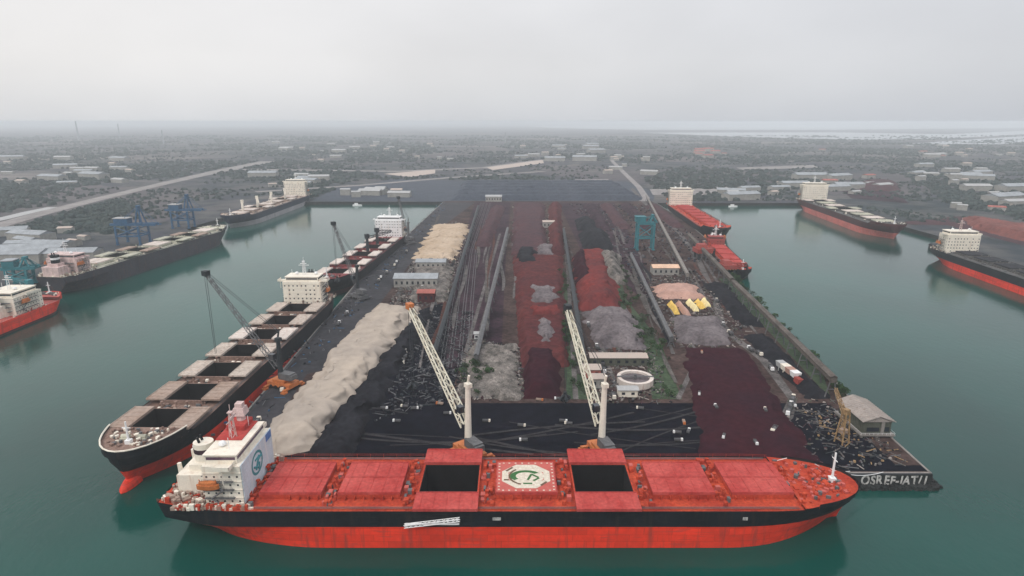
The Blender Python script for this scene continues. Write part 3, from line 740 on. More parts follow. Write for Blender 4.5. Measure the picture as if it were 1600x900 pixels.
# --- ships along the left side of the pier
def heading(a, b): return math.atan2(b[1]-a[1], b[0]-a[0])
def berth(stern, bow): return ((stern[0]+bow[0])/2, (stern[1]+bow[1])/2), heading(stern, bow), math.dist(stern, bow)
c, h, l_ = berth((-138.5, 416), (-142.5, 195))
ship('bulk_carrier', 'dark bulk carrier with cream deckhouse, its red bow beside the stern of the red ship', None, c, h, l_, 33, 13.5,
     dict(top=M['hull_dark'], bot=M['red'], deck=M['deckbrown'], cover=[M['covertan'], M['covertan'], M['covercream'], M['covertan'], M['covertan'], M['coverbrown'], M['coverbrown']], fit2=M['cream'], winch=M['coverolive']),
     dict(n=7, x0=-70, x1=82, len=17, w=15.5, h=2.0, open={0, 1, 2, 3, 4, 5, 6}, clip=True, over=-.3),
     dict(x=-l_/2+22, len=13, w=25, h=19, wing=33, mat=M['cream'], fmat=M['hull_dark']), dict(split=7.2, trim=5.5, fit=22, bulb=True, sg=50, rim=M['cream'], fg=70))
c, h, l_ = berth((-130, 668), (-143, 446))
ship('bulk_carrier', 'grey bulk carrier with open red holds moored behind the cream deckhouse of the nearer ship', None, c, h, l_, 32, 12.5,
     dict(top=M['hull_dark'], bot=M['hull_maroon'], deck=M['deckmaroon'], cover=M['covercream'], fit2=M['cream']),
     dict(n=5, x0=-58, x1=78, len=19, w=15, h=1.8, open={0, 1, 2, 3, 4}, clip=True, over=-.2),
     dict(x=-l_/2+20, len=13, w=28, h=21, wing=34, mat=M['white'], fmat=M['hull_dark']), dict(split=4, fit=16, cranes=[(-40, .9), (-6, 2.2)], cranemat=M['steeldark']))
# --- ships on the far left bank
c, h, l_ = berth((-354, 1030), (-359, 762))
ship('bulk_carrier', 'navy hulled bulk carrier with white deckhouse berthed farthest up the left basin', None, c, h, l_, 40, 14,
     dict(top=M['hull_navy'], bot=M['hull_pale'], deck=M['coverbrown'], cover=M['covercream'], fit2=M['cream']),
     dict(n=7, x0=-80, x1=100, len=18, w=18, h=2, open={1, 4}, clip=True, over=-.3),
     dict(x=-l_/2+24, len=14, w=34, h=26, wing=40, mat=M['cream']), dict(split=6, fit=44, cranes=[(-60, .4), (-8, .3), (42, .5), (88, .4)], jib=10, cranemat=M['cream']))
c, h, l_ = berth((-358, 456), (-332, 690))
ship('bulk_carrier', 'grey bulk carrier with pale hatch covers at the left bank beside the blue unloaders', None, c, h, l_, 33, 15,
     dict(top=M['hull_grey'], bot=M['hull_grey'], deck=M['coverolive'], cover=[M['covercream'], M['coverolive'], M['coverbrown']], fit2=M['cream']),
     dict(n=7, x0=-70, x1=84, len=17, w=15.5, h=2, open={1, 2, 4, 5}, clip=True, over=-.3),
     dict(x=-l_/2+20, len=13, w=26, h=15, wing=32, mat=M['pink']), dict(split=5, fit=48, sg=140))
c, h, l_ = berth((-336, 312), (-335, 428))
ship('supply_ship', 'red hulled ship with cream upper works cut by the left edge of the photo', None, c, h, l_, 26, 8.5,
     dict(top=M['red'], bot=M['hull_maroon'], deck=M['coverpink'], cover=M['covercream'], fit2=M['cream']),
     dict(n=2, x0=-34, x1=-14, len=13, w=13, h=2, open=set()),
     dict(x=22, len=24, w=21, h=15, wing=25, mat=M['cream'], fmat=M['craneteal']), dict(split=1.5, fit=20, sg=40, cranes=[(38, 1.2)], cranemat=M['craneteal']))
# --- ship on the right side of the pier
c, h, l_ = berth((250, 925), (237, 680))
ship('bulk_carrier', 'red decked bulk carrier with cream deckhouse moored on the right side of the pier', None, c, h, l_, 36, 12,
     dict(top=M['hull_dark'], bot=M['hull_maroon'], deck=M['deckred'], cover=M['coverred'], fit2=M['coverpink']),
     dict(n=7, x0=-72, x1=88, len=17, w=17, h=2, open=set()),
     dict(x=-l_/2+22, len=14, w=33, h=25, wing=37, mat=M['cream']), dict(split=2, fit=20))
c, h, l_ = berth((216, 650), (197, 502))
ship('coaster', 'small red ship with red upper works moored just below the bigger red ship', None, c, h, l_, 21, 6.5,
     dict(top=M['hull_dark'], bot=M['hull_maroon'], deck=M['deckred'], cover=M['coverred'], fit2=M['coverpink']),
     dict(n=4, x0=-30, x1=42, len=19, w=13, h=2, open=set()),
     dict(x=-l_/2+22, len=12, w=17, h=9.5, wing=19, mat=M['redpaint'], fmat=M['hull_dark']), dict(split=1.2, fit=14, sg=30))
# --- ships on the right bank
c, h, l_ = berth((466, 965), (440, 686))
ship('bulk_carrier', 'bulk carrier with black and pink hull and cream deckhouse berthed far up the right bank', None, c, h, l_, 42, 15,
     dict(top=M['hull_maroon'], bot=M['redpink'], deck=M['deckgrey'], cover=[M['covercream'], M['coverolive']], fit2=M['cream']),
     dict(n=8, x0=-92, x1=106, len=17, w=20, h=2, open={0, 3}, clip=True, over=-.3),
     dict(x=-l_/2+24, len=15, w=36, h=26, wing=42, mat=M['cream'], fmat=M['craneorange']), dict(split=7.5, fit=24))
c, h, l_ = berth((424, 590), (409, 362))
ship('bulk_carrier', 'dark decked bulk carrier with boxy cream deckhouse cut by the right edge of the photo', None, c, h, l_, 33, 12.5,
     dict(top=M['hull_dark'], bot=M['red'], deck=M['deckgrey'], cover=M['asphalt'], fit2=M['steel']),
     dict(n=7, x0=-70, x1=84, len=17, w=16, h=2, open=set()),
     dict(x=-l_/2+24, len=14, w=29, h=20, wing=34, mat=M['cream'], fmat=M['roofrust'], mastmat=M['pink']), dict(split=6, fit=16))

# ------------------------------------------------------------------ mobile harbour cranes
def harbour_crane(label, base, tip, tmat, bmat, towerh=24, tower_w=2.0, group=None, headmat=None, drop=30, br_=.36, cm=None):
    x, y = base; T = Vector(tip)-Vector((x, y, Z)); az = math.atan2(T.y, T.x)
    R = empty('harbour_crane', (x, y, Z), az); tag(R, label, 'crane', group)
    ro = math.hypot(T.x, T.y); tz = T.z
    cb = MB(); cb.box(0, 0, 1.2, 14, 7, 2.2); cb.box(0, 0, 3.4, 7, 6.4, 1.4)
    for a in (-6, 6):
        cb.box(a, 0, .9, 1.4, 13, .8)
        for b in (-6, 6): cb.box(a, b, 0, 2.4, 2.4, .8)
    cb.build('chassis', cm or M['craneorange'], R)
    for a in (-4.5, -1.5, 1.5, 4.5):
        for b in (-3, 3):
            wv = MB(); wv.tube((a, b-.7, 1.), (a, b+.7, 1.), 1., n=10); wv.build('wheel', M['rubber'], R)
    cg = MB(); cg.box(-3.0, 0, 4.8, 7, 4.2, 3.2); cg.box(-6.4, 0, 5.2, 2.4, 4., 2.2); cg.build('machinery_house', M['steel'], R)
    tw = MB(); tw.tube((1, 0, 4.8), (0.4, 0, towerh), tower_w*.72, tower_w*.5, n=10)
    tw.box(.2, 0, towerh, 2.6, 2.2, 1.6); tw.tube((.2, 0, towerh+2.2), (-.6, 0, towerh+5), .5, n=6)
    tw.build('tower', tmat, R)
    cab = MB(); cab.box(3.2, 1.9, towerh*.62, 2.6, 2.2, 2.6); cab.build('cab', M['glass'], R)
    bm = MB(); bm.lattice((2.5, 0, towerh*.42), (ro, 0, tz), 3.2 if br_ > .3 else 2.2, 1.7 if br_ > .3 else 1.2, 18, br_); 
    bm.build('boom', bmat, R)
    hd = MB(); hd.box(ro, 0, tz-.9, 3.2, 2.6, 2.6); hd.build('boom_head', headmat or M['steeldark'], R)
    cbl = MB()
    for yy in (-.6, .6):
        cbl.tube((-.4, yy, towerh+5), (ro, yy, tz+1), .13, n=3)
        cbl.tube((ro+.5, yy, tz), (ro+.5, yy*.6, max(9, tz-drop)), .13, n=3)
    cbl.build('cables', M['steeldark'], R)
    gb = MB(); zz = max(9, tz-drop); gb.tube((ro+.5, 0, zz-1), (ro+.5, 0, zz), .8, n=8)
    for k in range(4):
        a = k*math.pi/2; gb.tube((ro+.5, 0, zz-1), (ro+.5+2.2*math.cos(a), 2.2*math.sin(a), zz-3), .4, .9, n=5); gb.tube((ro+.5+2.2*math.cos(a), 2.2*math.sin(a), zz-3), (ro+.5+.4*math.cos(a), .4*math.sin(a), zz-5.4), .9, .1, n=5)
    gb.build('grab', M['steeldark'], R)
    return R
harbour_crane('mobile crane with cream lattice boom behind the left open hatch of the red ship', (-16.5, 212), (-44, 250.5, 54), M['cream'], M['craneyel'], 29, headmat=M['craneorange'], drop=34)
harbour_crane('mobile crane with cream tower behind the right open hatch of the red ship', (35.2, 212), (24, 250.4, 53.3), M['cream'], M['craneyel'], 29, drop=40)
harbour_crane('dark mobile crane with orange base reaching over the cream hatches of the dark ship', (-112.5, 276), (-152, 293, 58), M['steeldark'], M['steel'], 24, drop=44, br_=.22)
harbour_crane('dark mobile crane with its boom raised high between the two ships left of the pier', (-112.5, 430), (-132, 446, 58), M['steeldark'], M['steel'], 24, drop=40, br_=.2, cm=M['steel'])
harbour_crane('grey mobile crane beside the farther ship and the buff cargo heap', (-110, 640), (-122, 655, 52), M['steel'], M['steel'], 22, drop=30, br_=.2, cm=M['steel'])

# ------------------------------------------------------------------ gantry unloaders
def gantry(label, base, rz, m, hgt=34, roof=None, apex=20, boom=24, group=None, wid=20, dep=14):
    R = empty('gantry_crane', (*base, Z), rz); tag(R, label, 'crane', group)
    for a in (-wid/2, wid/2):
        for b in (-dep/2, dep/2):
            lg = MB(); lg.box(a, b, 0, 1.8, 1.8, hgt); lg.box(a, b, 0, 3.4, 1.6, 1.4); lg.build('leg', m, R)
    br = MB()
    for b in (-dep/2, dep/2):
        br.box(0, b, hgt*.45, wid, 1.2, 1.4); br.tube((-wid/2, b, hgt*.5), (wid/2, b, hgt*.95), .5, n=4); br.tube((wid/2, b, hgt*.5), (-wid/2, b, hgt*.95), .5, n=4)
    for a in (-wid/2, wid/2): br.box(a, 0, hgt*.45, 1.2, dep, 1.4)
    br.build('bracing', m, R)
    gi = MB()
    for b in (-3.5, 3.5): gi.box(boom*.15, b, hgt, wid+boom, 1.4, 2.4)
    for k in range(8): gi.box(-wid/2+(wid+boom)*k/8, 0, hgt+.4, .6, 7, 1)
    gi.build('girder', m, R)
    mh = MB(); mh.box(-wid*.35, 0, hgt+2.4, wid*.6, 9, 5); mo = mh.build('machinery_house', m, R)
    rf = MB(); rf.box(-wid*.35, 0, hgt+7.4, wid*.66, 10, .7); rf.build('roof', roof or M['roofwhite'], mo)
    af = MB(); X = wid*.42
    for b in (-4, 4): af.tube((X-3, b, hgt+2), (X, b*.4, hgt+apex), .9, .7, n=5); af.tube((X+4, b, hgt+2), (X, b*.4, hgt+apex), .7, n=5)
    af.box(X, 0, hgt+apex-.6, 2.6, 5, 1.6); af.build('a_frame', m, R)
    st = MB()
    for b in (-3, 3): st.tube((X, b*.5, hgt+apex), (wid/2+boom*.6, b, hgt+2.4), .25, n=4); st.tube((X, b*.5, hgt+apex), (-wid*.5, b, hgt+2.4), .25, n=4)
    st.build('stays', m, R)
    return R
gantry('blue ship unloader with broad white roof and tall dark mast behind the grey ship', (-404, 640), 0, M['craneblue'], 20, apex=20, wid=24, dep=18)
gantry('blue ship unloader with small white roof behind the bow of the grey ship', (-404, 742), 0, M['craneblue'], 21, apex=19, wid=20)
gantry('teal ship unloader at the left bank behind the red hulled ship', (-392, 470), .2, M['craneteal'], 13, M['roofgrey'], 9, 10, wid=14, dep=10)
gantry('teal portal machine standing among the stockpiles beside the pier road', (135, 610), 0, M['craneteal'], 26, M['craneteal'], 9, 2, wid=16, dep=10)
def red_loader(label, base, rz, w_, hgt, blen):
    R = empty('ship_loader', (*base, Z), rz); tag(R, label, 'ship loader')
    for a in (-w_*.35, w_*.35):
        for b in (-5, 5):
            lg = MB(); lg.box(a, b, 0, 1.6, 1.6, hgt*.5); lg.build('leg', M['steeldark'], R)
    by = MB(); by.box(0, 0, hgt*.5, w_, 13, hgt*.32); by.box(-w_*.1, 0, hgt*.82, w_*.6, 9, hgt*.3, top=.8); by.build('body', M['redpaint'], R)
    bo = MB(); bo.lattice((w_*.4, 0, hgt*.7), (w_*.4+blen, 0, hgt*.75), 3.6, 2.4, 8, .45); bo.build('boom', M['redpaint'], R)
    ch = MB(); ch.tube((w_*.4+blen, 0, hgt*.75), (w_*.4+blen, 0, hgt*.2), 1.5, n=8); ch.build('chute', M['hull_dark'], R)
    rb = MB()
    for k in range(5): rb.box(-w_*.4+k*w_*.2, 0, hgt*.5-.6, .6, 13.4, .6)
    rb.build('walkway', M['rustorange'], R)
red_loader('farther red ship loader on the quay beside the small red ship', (181, 566), .1, 15, 13, 5)
red_loader('red ship loader with black chute reaching out over the right basin', (184, 506), .1, 12, 11, 12)

# ------------------------------------------------------------------ stockpiles
def pile(name, label, quad, h, m, slope=10, jag=2.5, rough=1., n=(28, 60), cat='stockpile', group=None, seed=0, z0=Z, edge=None, base=.0):
    """heap of loose cargo over the quad (near-left, near-right, far-right, far-left)"""
    A, B, C_, D_ = [Vector((*q, 0)) for q in quad]
    wd = ((B-A).length+(C_-D_).length)/2; ln = ((D_-A).length+(C_-B).length)/2
    cx = (A+B+C_+D_)/4
    mb = MB(); nx, ny = n
    for j in range(ny+1):
        for i in range(nx+1):
            u, v = i/nx, j/ny
            p = A.lerp(B, u).lerp(D_.lerp(C_, u), v)
            d = min(u*wd, (1-u)*wd, v*ln, (1-v)*ln)
            q = Vector((p.x*.05+seed, p.y*.05, seed*1.7))
            jx = noise.noise(q*2.2)*jag+noise.noise(q*6)*jag*.5; jy = noise.noise(q*2.2+Vector((9, 3, 1)))*jag
            k = min(1, max(0, (d+(noise.noise(q*3)*jag if d > 0 else 0))/slope))
            k = .75*k+.25*k*k*(3-2*k)
            z = h*k*(.90+.13*min(1, rough**2)*noise.noise(q*1.2)+.10*rough*noise.noise(q*4.))-k*h*.06*rough*abs(noise.noise(Vector((p.x*.22, p.y*.22, seed))))+ (rough*.5*noise.noise(q*12) if k > 0 else 0)
            if i in (0, nx) or j in (0, ny): z = -.3
            mb.v.append((p.x+jx-cx.x, p.y+jy-cx.y, max(z, -.3)))
    for j in range(ny):
        for i in range(nx):
            a = j*(nx+1)+i; mb.f.append((a, a+1, a+nx+2, a+nx+1)); mb.m.append(0)
    o = mb.build(name, m, loc=(cx.x, cx.y, z0+.01), smooth=True)
    return tag(o, label, cat, group)
pile('cargo_heap', 'long tan cargo heap beside the apron in front of the cream boom crane', [(-104, 212), (-79, 212), (-62, 405), (-98, 405)], 6, M['sand'], 8, 4.5, .6, (40, 130), seed=1)
pile('cargo_heap', 'buff cargo heap beside the farther ship left of the pier', [(-96, 560), (-52, 560), (-52, 760), (-98, 760)], 4.2, M['sand2'], 10, 5, 1.2, (30, 80), seed=2)
pile('ore_heap', 'long red ore heap in the middle of the pier', [(4, 300), (30, 300), (50, 575), (0, 575)], 5, M['orered'], 6, 2, .6, (30, 90), seed=3)
pile('ore_heap', 'maroon ore heap at the near end of the middle row', [(5, 262), (23, 262), (27, 318), (6, 318)], 7, M['oremaroon'], 5, 1.5, .6, (20, 40), seed=4)
pile('ore_heap', 'brown ore heap at the far end of the middle row', [(-1, 580), (34, 580), (52, 960), (2, 960)], 5, M['orebrown'], 6, 3, .8, (24, 90), seed=5)
pile('ore_heap', 'dark maroon ridge of ore right of the brown heap', [(36, 580), (52, 580), (76, 940), (56, 940)], 9, M['orered'], 7, 2, .6, (18, 70), seed=6)
pile('ore_heap', 'grey ore heap on the near part of the red row', [(12, 326), (27, 326), (30, 368), (14, 368)], 8.5, M['oregrey'], 6, 3, 1.4, (20, 30), seed=7)
pile('ore_heap', 'bright red ore spill between the grey heaps of the middle row', [(12, 374), (32, 374), (34, 396), (12, 396)], 7.5, M['orebright'], 4, 3, 1.4, (18, 20), seed=8)
pile('ore_heap', 'grey ore heap beyond the bright red spill', [(10, 402), (33, 402), (36, 450), (13, 450)], 8, M['oregrey'], 6, 3, 1.4, (20, 30), seed=9)
pile('ore_heap', 'low dark heap with pale rim near the top of the red row', [(2, 530), (24, 530), (26, 600), (3, 600)], 8, M['coal'], 7, 3, 1., (18, 30), seed=10)
pile('ore_heap', 'pale grey heap beside the low dark heap on the red row', [(22, 560), (42, 560), (44, 610), (24, 610)], 8, M['oregrey'], 6, 3, 1., (18, 30), seed=11)
pile('ore_heap', 'large red ore mound right of the dark trackway', [(46, 400), (76, 400), (100, 580), (58, 580)], 10, M['orebright'], 12, 3, .8, (30, 60), seed=12)
pile('ore_heap', 'grey ore heap capping the red mound', [(72, 470), (92, 470), (102, 560), (78, 560)], 14, M['scree'], 10, 3, .8, (20, 40), seed=13)
pile('ore_heap', 'dark red heap at the left flank of the red mound', [(50, 470), (66, 470), (74, 570), (56, 570)], 12, M['oremaroon'], 8, 2, .8, (20, 40), seed=14)
pile('ore_heap', 'round grey ore heap in front of the red mound', [(50, 326), (78, 326), (82, 398), (46, 398)], 8, M['oregrey'], 10, 4, 1.3, (26, 40), seed=15)
pile('coal_heap', 'black coal heap with pale track behind the red mound', [(72, 600), (104, 600), (112, 700), (76, 700)], 11, M['coal'], 12, 2, .8, (20, 40), seed=16)
pile('coal_heap', 'small black coal heap far behind the red mound', [(78, 720), (104, 720), (110, 800), (82, 800)], 9, M['coal'], 12, 2, .8, (20, 40), seed=17)
pile('ore_heap', 'wide maroon ore heap beside the right pier road', [(72, 206), (118, 206), (134, 330), (99, 330)], 2.4, M['oremaroon'], 6, 3, .5, (36, 60), seed=18)
pile('ore_heap', 'grey ore heap behind the wide maroon heap', [(98, 336), (128, 332), (138, 380), (105, 384)], 5, M['oregrey'], 6, 3, 1.3, (24, 30), seed=19)
pile('ore_heap', 'salmon cargo heap behind the yellow covers', [(108, 428), (142, 428), (146, 466), (110, 466)], 5, M['salmon'], 8, 3, .8, (20, 24), seed=20)
pile('rubble_heap', 'speckled rubble ground in front of the red ore row', [(-26, 262), (4, 262), (3, 332), (-24, 332)], 3.5, M['scree'], 5, 3, 2.2, (34, 60), seed=21)
pile('rubble_heap', 'speckled rubble strip left of the conveyor lines', [(-74, 420), (-46, 420), (-54, 545), (-90, 545)], 3, M['scree'], 6, 3, 2.0, (26, 60), seed=22)
pile('coal_heap', 'dark coal ridge along the right edge of the tan heap', [(-82, 206), (-64, 206), (-52, 400), (-63, 400)], 5, M['coal'], 5, 4, 2., (20, 90), seed=23)
pile('coal_heap', 'coal heap between the pier road and the right quay', [(138, 262), (150, 262), (156, 350), (140, 350)], 4, M['coal'], 5, 2, 1.4, (16, 50), seed=24)
pile('coal_heap', 'coal heap further up the right quay', [(146, 365), (160, 365), (172, 470), (152, 470)], 4, M['coal'], 5, 2, 1.4, (16, 50), seed=25)
for k in range(6):
    y0 = 1010+k*52
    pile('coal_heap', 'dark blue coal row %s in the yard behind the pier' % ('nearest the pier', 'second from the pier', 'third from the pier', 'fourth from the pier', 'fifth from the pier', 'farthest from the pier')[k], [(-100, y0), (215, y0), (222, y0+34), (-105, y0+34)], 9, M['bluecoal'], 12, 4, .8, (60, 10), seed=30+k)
for k, (x_, y_, l2, mm) in enumerate(((102, 720, 230, 'purple'), (128, 730, 220, 'orebrown'), (158, 720, 230, 'purple'), (-40, 620, 300, 'orebrown'), (196, 740, 200, 'orebrown'))):
    pile('ore_heap', ['dusky ore ridge right of the small coal heap', 'brown ore ridge in the far right yard', 'dusky ore ridge beside the far pier road', 'brown ore ridge between the far conveyor lines', 'brown ore ridge behind the red decked ship'][k],
         [(x_, y_), (x_+18, y_), (x_+30, y_+l2), (x_+8, y_+l2)], 6, M[mm], 7, 2, .8, (12, 50), seed=50+k)
pile('ore_heap', 'rust red ore heap behind the right bank cut by the photo edge', [G(1520, 358), G(1640, 388), G(1640, 362), G(1500, 340)], 9, mat('rust_ore', (.17, .055, .045), .95, .3, .03, .3, .4), 20, 4, .8, (40, 20), seed=60)
pile('ore_heap', 'pink ore heap behind the right bank beyond the cream deckhouse', [G(1340, 298), G(1410, 300), G(1400, 284), G(1345, 284)], 8, M['orebrown'], 20, 4, .8, (20, 20), seed=61)
for k, (a, b, rz_, mm, l2) in enumerate(((112, 404, .25, 'yellow', 24), (118, 402, .2, 'salmon', 30), (127, 410, .35, 'paleyellow', 22), (133, 413, .35, 'yellow', 17), (138, 416, .35, 'paleyellow', 15))):
    pile('covered_stack', ['yellow covered stack, leftmost of the five', 'salmon covered stack between two yellow ones', 'large pale yellow covered stack in the middle of five', 'golden covered stack right of the middle', 'pale yellow covered stack, rightmost of the five'][k],
         [(a-2.4, b-l2/2), (a+2.4, b-l2/2), (a+3.4, b+l2/2), (a-1.8, b+l2/2)], 4, M[mm], 2.2, .6, .3, (12, 24), cat='covered stack', seed=70+k)

# ------------------------------------------------------------------ conveyors, tank, buildings on the pier
def conveyor(label, a, b, hgt, m, w_=2.2, group=None, step=24):
    A, B = Vector((*a, 0)), Vector((*b, 0)); d = B-A; az = math.atan2(d.y, d.x); ln = d.length
    R = empty('conveyor', (*a, Z), az); tag(R, label, 'conveyor', group)
    g_ = MB(); g_.box(ln/2, 0, hgt, ln, w_, 2.2); g_.box(ln/2, 0, hgt-.6, ln, w_*.7, .6); g_.build('gallery', m, R)
    rf = MB(); rf.gable(ln/2, 0, hgt+2.25, ln, w_, .8, over=.25); rf.build('roof', m, R)
    for k in range(int(ln/step)+1):
        t = MB(); x = min(ln-1, 1+k*step)
        for s_ in (-1, 1): t.tube((x, s_*w_*.9, 0), (x, s_*w_*.35, hgt-.6), .35, n=4)
        t.box(x, 0, hgt*.5, .4, w_*1.2, .4); t.build('trestle', M['steel'], R)
    return R
conveyor('long conveyor gallery between the tan heap and the red ore row', (-19, 300), (-5, 700), 5, M['steel'])
conveyor('long dark conveyor along the left side of the ore rows', (-42, 310), (-50, 900), 4, M['steeldark'])
conveyor('conveyor gallery running to the coal yard along the pier road', (140, 470), (222, 1010), 7, M['concrete'])
conveyor('dark conveyor along the right side of the red ore row', (38, 300), (60, 700), 4, M['steeldark'])
M['convbrown'] = mat('gallery_brown', (.10, .085, .075), .85, .4, .1)
conveyor('conveyor gallery along the right quay edge', (150, 262), (166, 440), 9, M['convbrown'], w_=3., step=18)
conveyor('second conveyor gallery further up the right quay', (167, 446), (188, 640), 9, M['convbrown'], w_=3., step=18)
conveyor('sloping row conveyor between red mound and yellow stacks', (92, 330), (112, 560), 4, M['steel'])

def building(label, cx, cy, sx_, sy_, h, wm, rm, rz=0, name='warehouse', rh=None, cat='building', group=None, win=True, z=Z):
    R = empty(name, (cx, cy, z), rz); tag(R, label, cat, group)
    b = MB(); b.box(0, 0, 0, sx_, sy_, h); w_ = b.build('wall', wm, R)
    r = MB(); r.gable(0, 0, h+.3, sx_, sy_, rh or sy_*.16) if sx_ >= sy_ else r.gable(0, 0, h+.3, sy_, sx_, rh or sx_*.16, rz=math.pi/2)
    r.build('roof', rm, R)
    if win:
        d = MB(); k = max(2, int(sx_/4))
        for i in range(k):
            for s_ in (-1, 1): d.box(-sx_/2+sx_*(i+.5)/k, s_*(sy_/2+.02), h*.35, 1.6, .12, h*.35)
        tag(d.build('windows', M['glass'], R), kind='stuff')
    return R
# tank with pale rim, beside the near buildings
T = empty('clarifier_tank', (61.5, 281, Z)); tag(T, 'round open tank with white rim in front of the green strip', 'tank')
def tube_ring(r0, r1, z0, z1, n=36):
    mb = MB()
    for i in range(n):
        a, b = 2*math.pi*i/n, 2*math.pi*(i+1)/n; P = lambda r, t, z: (r*math.cos(t), r*math.sin(t), z)
        mb.face([P(r1, a, z0), P(r1, b, z0), P(r1, b, z1), P(r1, a, z1)]); mb.face([P(r0, b, z0), P(r0, a, z0), P(r0, a, z1), P(r0, b, z1)])
        mb.face([P(r0, a, z1), P(r1, a, z1), P(r1, b, z1), P(r0, b, z1)])
    return mb
tube_ring(7.2, 9.0, 0, 3.2).build('rim', M['covercream'], T)
q = MB(); q.tube((0, 0, 0), (0, 0, 2), 7.3, n=36); q.build('sludge', M['oregrey'], T)
q = MB(); q.box(0, 0, 3.25, 18.4, 1, .3); q.tube((0, 0, 1), (0, 0, 4.5), .8, n=8); q.build('bridge', M['steel'], T)
building('long low shed with pale roof behind the round tank', 57, 306, 30, 7, 4.5, M['wallolive'], M['roofpale'])
building('small cream pump house left of the round tank', 42, 277, 7, 6, 5, M['wall'], M['roofpale'])
building('rust roofed cabin behind the second crane tower', 41, 290, 8, 7, 4.5, M['roofrust'], M['roofpale'])
building('pale flat annex in front of the round tank', 55, 266.5, 9, 4.5, 3.5, M['cream'], M['roofwhite'])
building('peach roofed shed beside the teal portal machine', 131, 508, 22, 12, 6, M['wall'], M['roofpeach'])
building('long grey roofed shed left of the conveyor lines', -76, 470, 34, 16, 7, M['wall'], M['roofgrey'])
building('grey roofed store beside the buff heap', -72, 530, 26, 12, 6, M['wall'], M['roofgrey'])
building('dark red substation at the head of the cream boom', -62, 425, 12, 10, 7, M['orered'], M['roofrust'])
building('little white hut beside the rubble ground', -20, 345, 5, 4, 3.5, M['white'], M['roofwhite'])
building('pale site office at the top of the middle row', 45, 745, 14, 10, 7, M['wall'], M['roofpale'])
building('white roofed office at the left quay corner', -30, 1000, 26, 14, 8, M['wall'], M['roofwhite'])

# the boathouse on its platform at the right pier corner
BH = empty('pier_shed', (0, 0, 0)); tag(BH, 'pale gabled shed on a raised platform at the right corner of the pier', 'building')
BH.location = (150.5, 236, Z)
q = MB(); q.box(0, 0, 1.4, 17, 26, .7); q.build('platform', M['concrete'], BH)
for a in (-7.5, 0, 7.5):
    for b in (-12, -4, 4, 12):
        q = MB(); q.box(a, b, 0, 1, 1, 1.4); q.build('pile', M['concrete'], BH)
BH.scale = (.84, .84, .8); q = MB(); q.box(0, 0, 2.1, 13.6, 22.5, 6.8); bw = q.build('wall', M['wallolive'], BH)
q = MB()
for i in range(9): q.box(-6.4+i*1.6, -11.35, 2.2, .25, .2, 6.6)
for i in range(14): q.box(-6.9, -10.6+i*1.63, 2.2, .2, .25, 6.6)
tag(q.build('cladding_rib', M['wallolive'], bw), kind='stuff')
q = MB(); q.box(2.6, -11.5, 2.1, 1.5, .4, 6.8); q.build('pilaster', M['concrete'], BH)
q = MB(); q.box(-2, -11.42, 3.3, 6, .2, 2.2); q.box(4.8, -11.42, 3.3, 2.2, .2, 2.4); q.build('window', M['glass'], BH)
q = MB(); q.gable(0, 0, 9.2, 24, 15, 3.0, rz=math.pi/2, over=.6); q.build('roof', M['roofhut'], BH)
q = MB()
for i in range(16):
    for s_ in (-1, 1): q.tube((s_*8.2, -12.2+i*1.63, 9.35), (s_*.1, -12.2+i*1.63, 12.55), .08, n=3)
tag(q.build('roof_seam', M['roofpale'], BH), kind='stuff')
q = MB()
for s_ in (-1, 1): q.tube((s_*8.3, -12.8, 3.1), (s_*8.3, 12.8, 3.1), .06, n=4)
q.tube((-8.3, -12.8, 3.1), (8.3, -12.8, 3.1), .06, n=4)
for i in range(9): q.tube((-8.3+i*2.07, -12.8, 2.1), (-8.3+i*2.07, -12.8, 3.1), .06, n=4)
q.build('railing', M['white'], BH)

# white lettering on the quay wall
LT = empty('quay_lettering', (124, 198.9, .2)); tag(LT, 'white painted letters on the quay wall right of the red bow', 'lettering')
def text(s_, size, m, parent, loc, rot, name='letter', ext=.02, sx_=1.):
    x = 0
    for ch in s_:
        cu = bpy.data.curves.new('t', 'FONT'); cu.body = ch; cu.size = size; cu.extrude = ext; cu.offset = .03*size
        to = bpy.data.objects.new('t', cu); COL.objects.link(to)
        bpy.context.view_layer.update()
        me = bpy.data.meshes.new_from_object(to.evaluated_get(bpy.context.evaluated_depsgraph_get()))
        wx = max([v.co.x for v in me.vertices] or [0])
        bpy.data.objects.remove(to)
        if len(me.vertices):
            me.materials.clear(); me.materials.append(m); o = bpy.data.objects.new(name, me); COL.objects.link(o)
            o.parent = parent; o.location = (loc[0]+x*sx_, loc[1], loc[2]); k_ = random.Random(ord(ch)+len(name)+int(x*10)); o.rotation_euler = (rot[0], rot[1]+k_.uniform(-.06, .06), rot[2]); o.scale = (sx_, k_.uniform(.9, 1.03), 1)
        x += wx+size*.06
    return x*sx_
text('OSREF-JAT/1', 5.4, M['letter'], LT, (5.6, 0, .55), (math.pi/2, 0, 0), sx_=.75)
# fenders
def fender(x, y, rz):
    o = empty('fender', (x, y, 0), rz); return o
fq = MB(); fq.box(0, 0, .4, 2.4, .7, 3.8); fme = None
fl = []
for k in range(16): fl.append((-108+k*15.4, 198.6, 0))
for k in range(20): fl.append((-120.6-(k/19)*5 if k < 10 else -127+(k-9)*.4, 215+k*25, math.pi/2))
for i, (x, y, a) in enumerate(fl):
    if i == 0: f0 = fq.build('fender', M['rubber']); o = f0
    else: o = f0.copy(); COL.objects.link(o)
    o.location = (x, y, 0); o.rotation_euler = (0, 0, a)
    tag(o, 'black rubber fender on the quay wall behind a moored ship', 'fender', 'quay fenders')
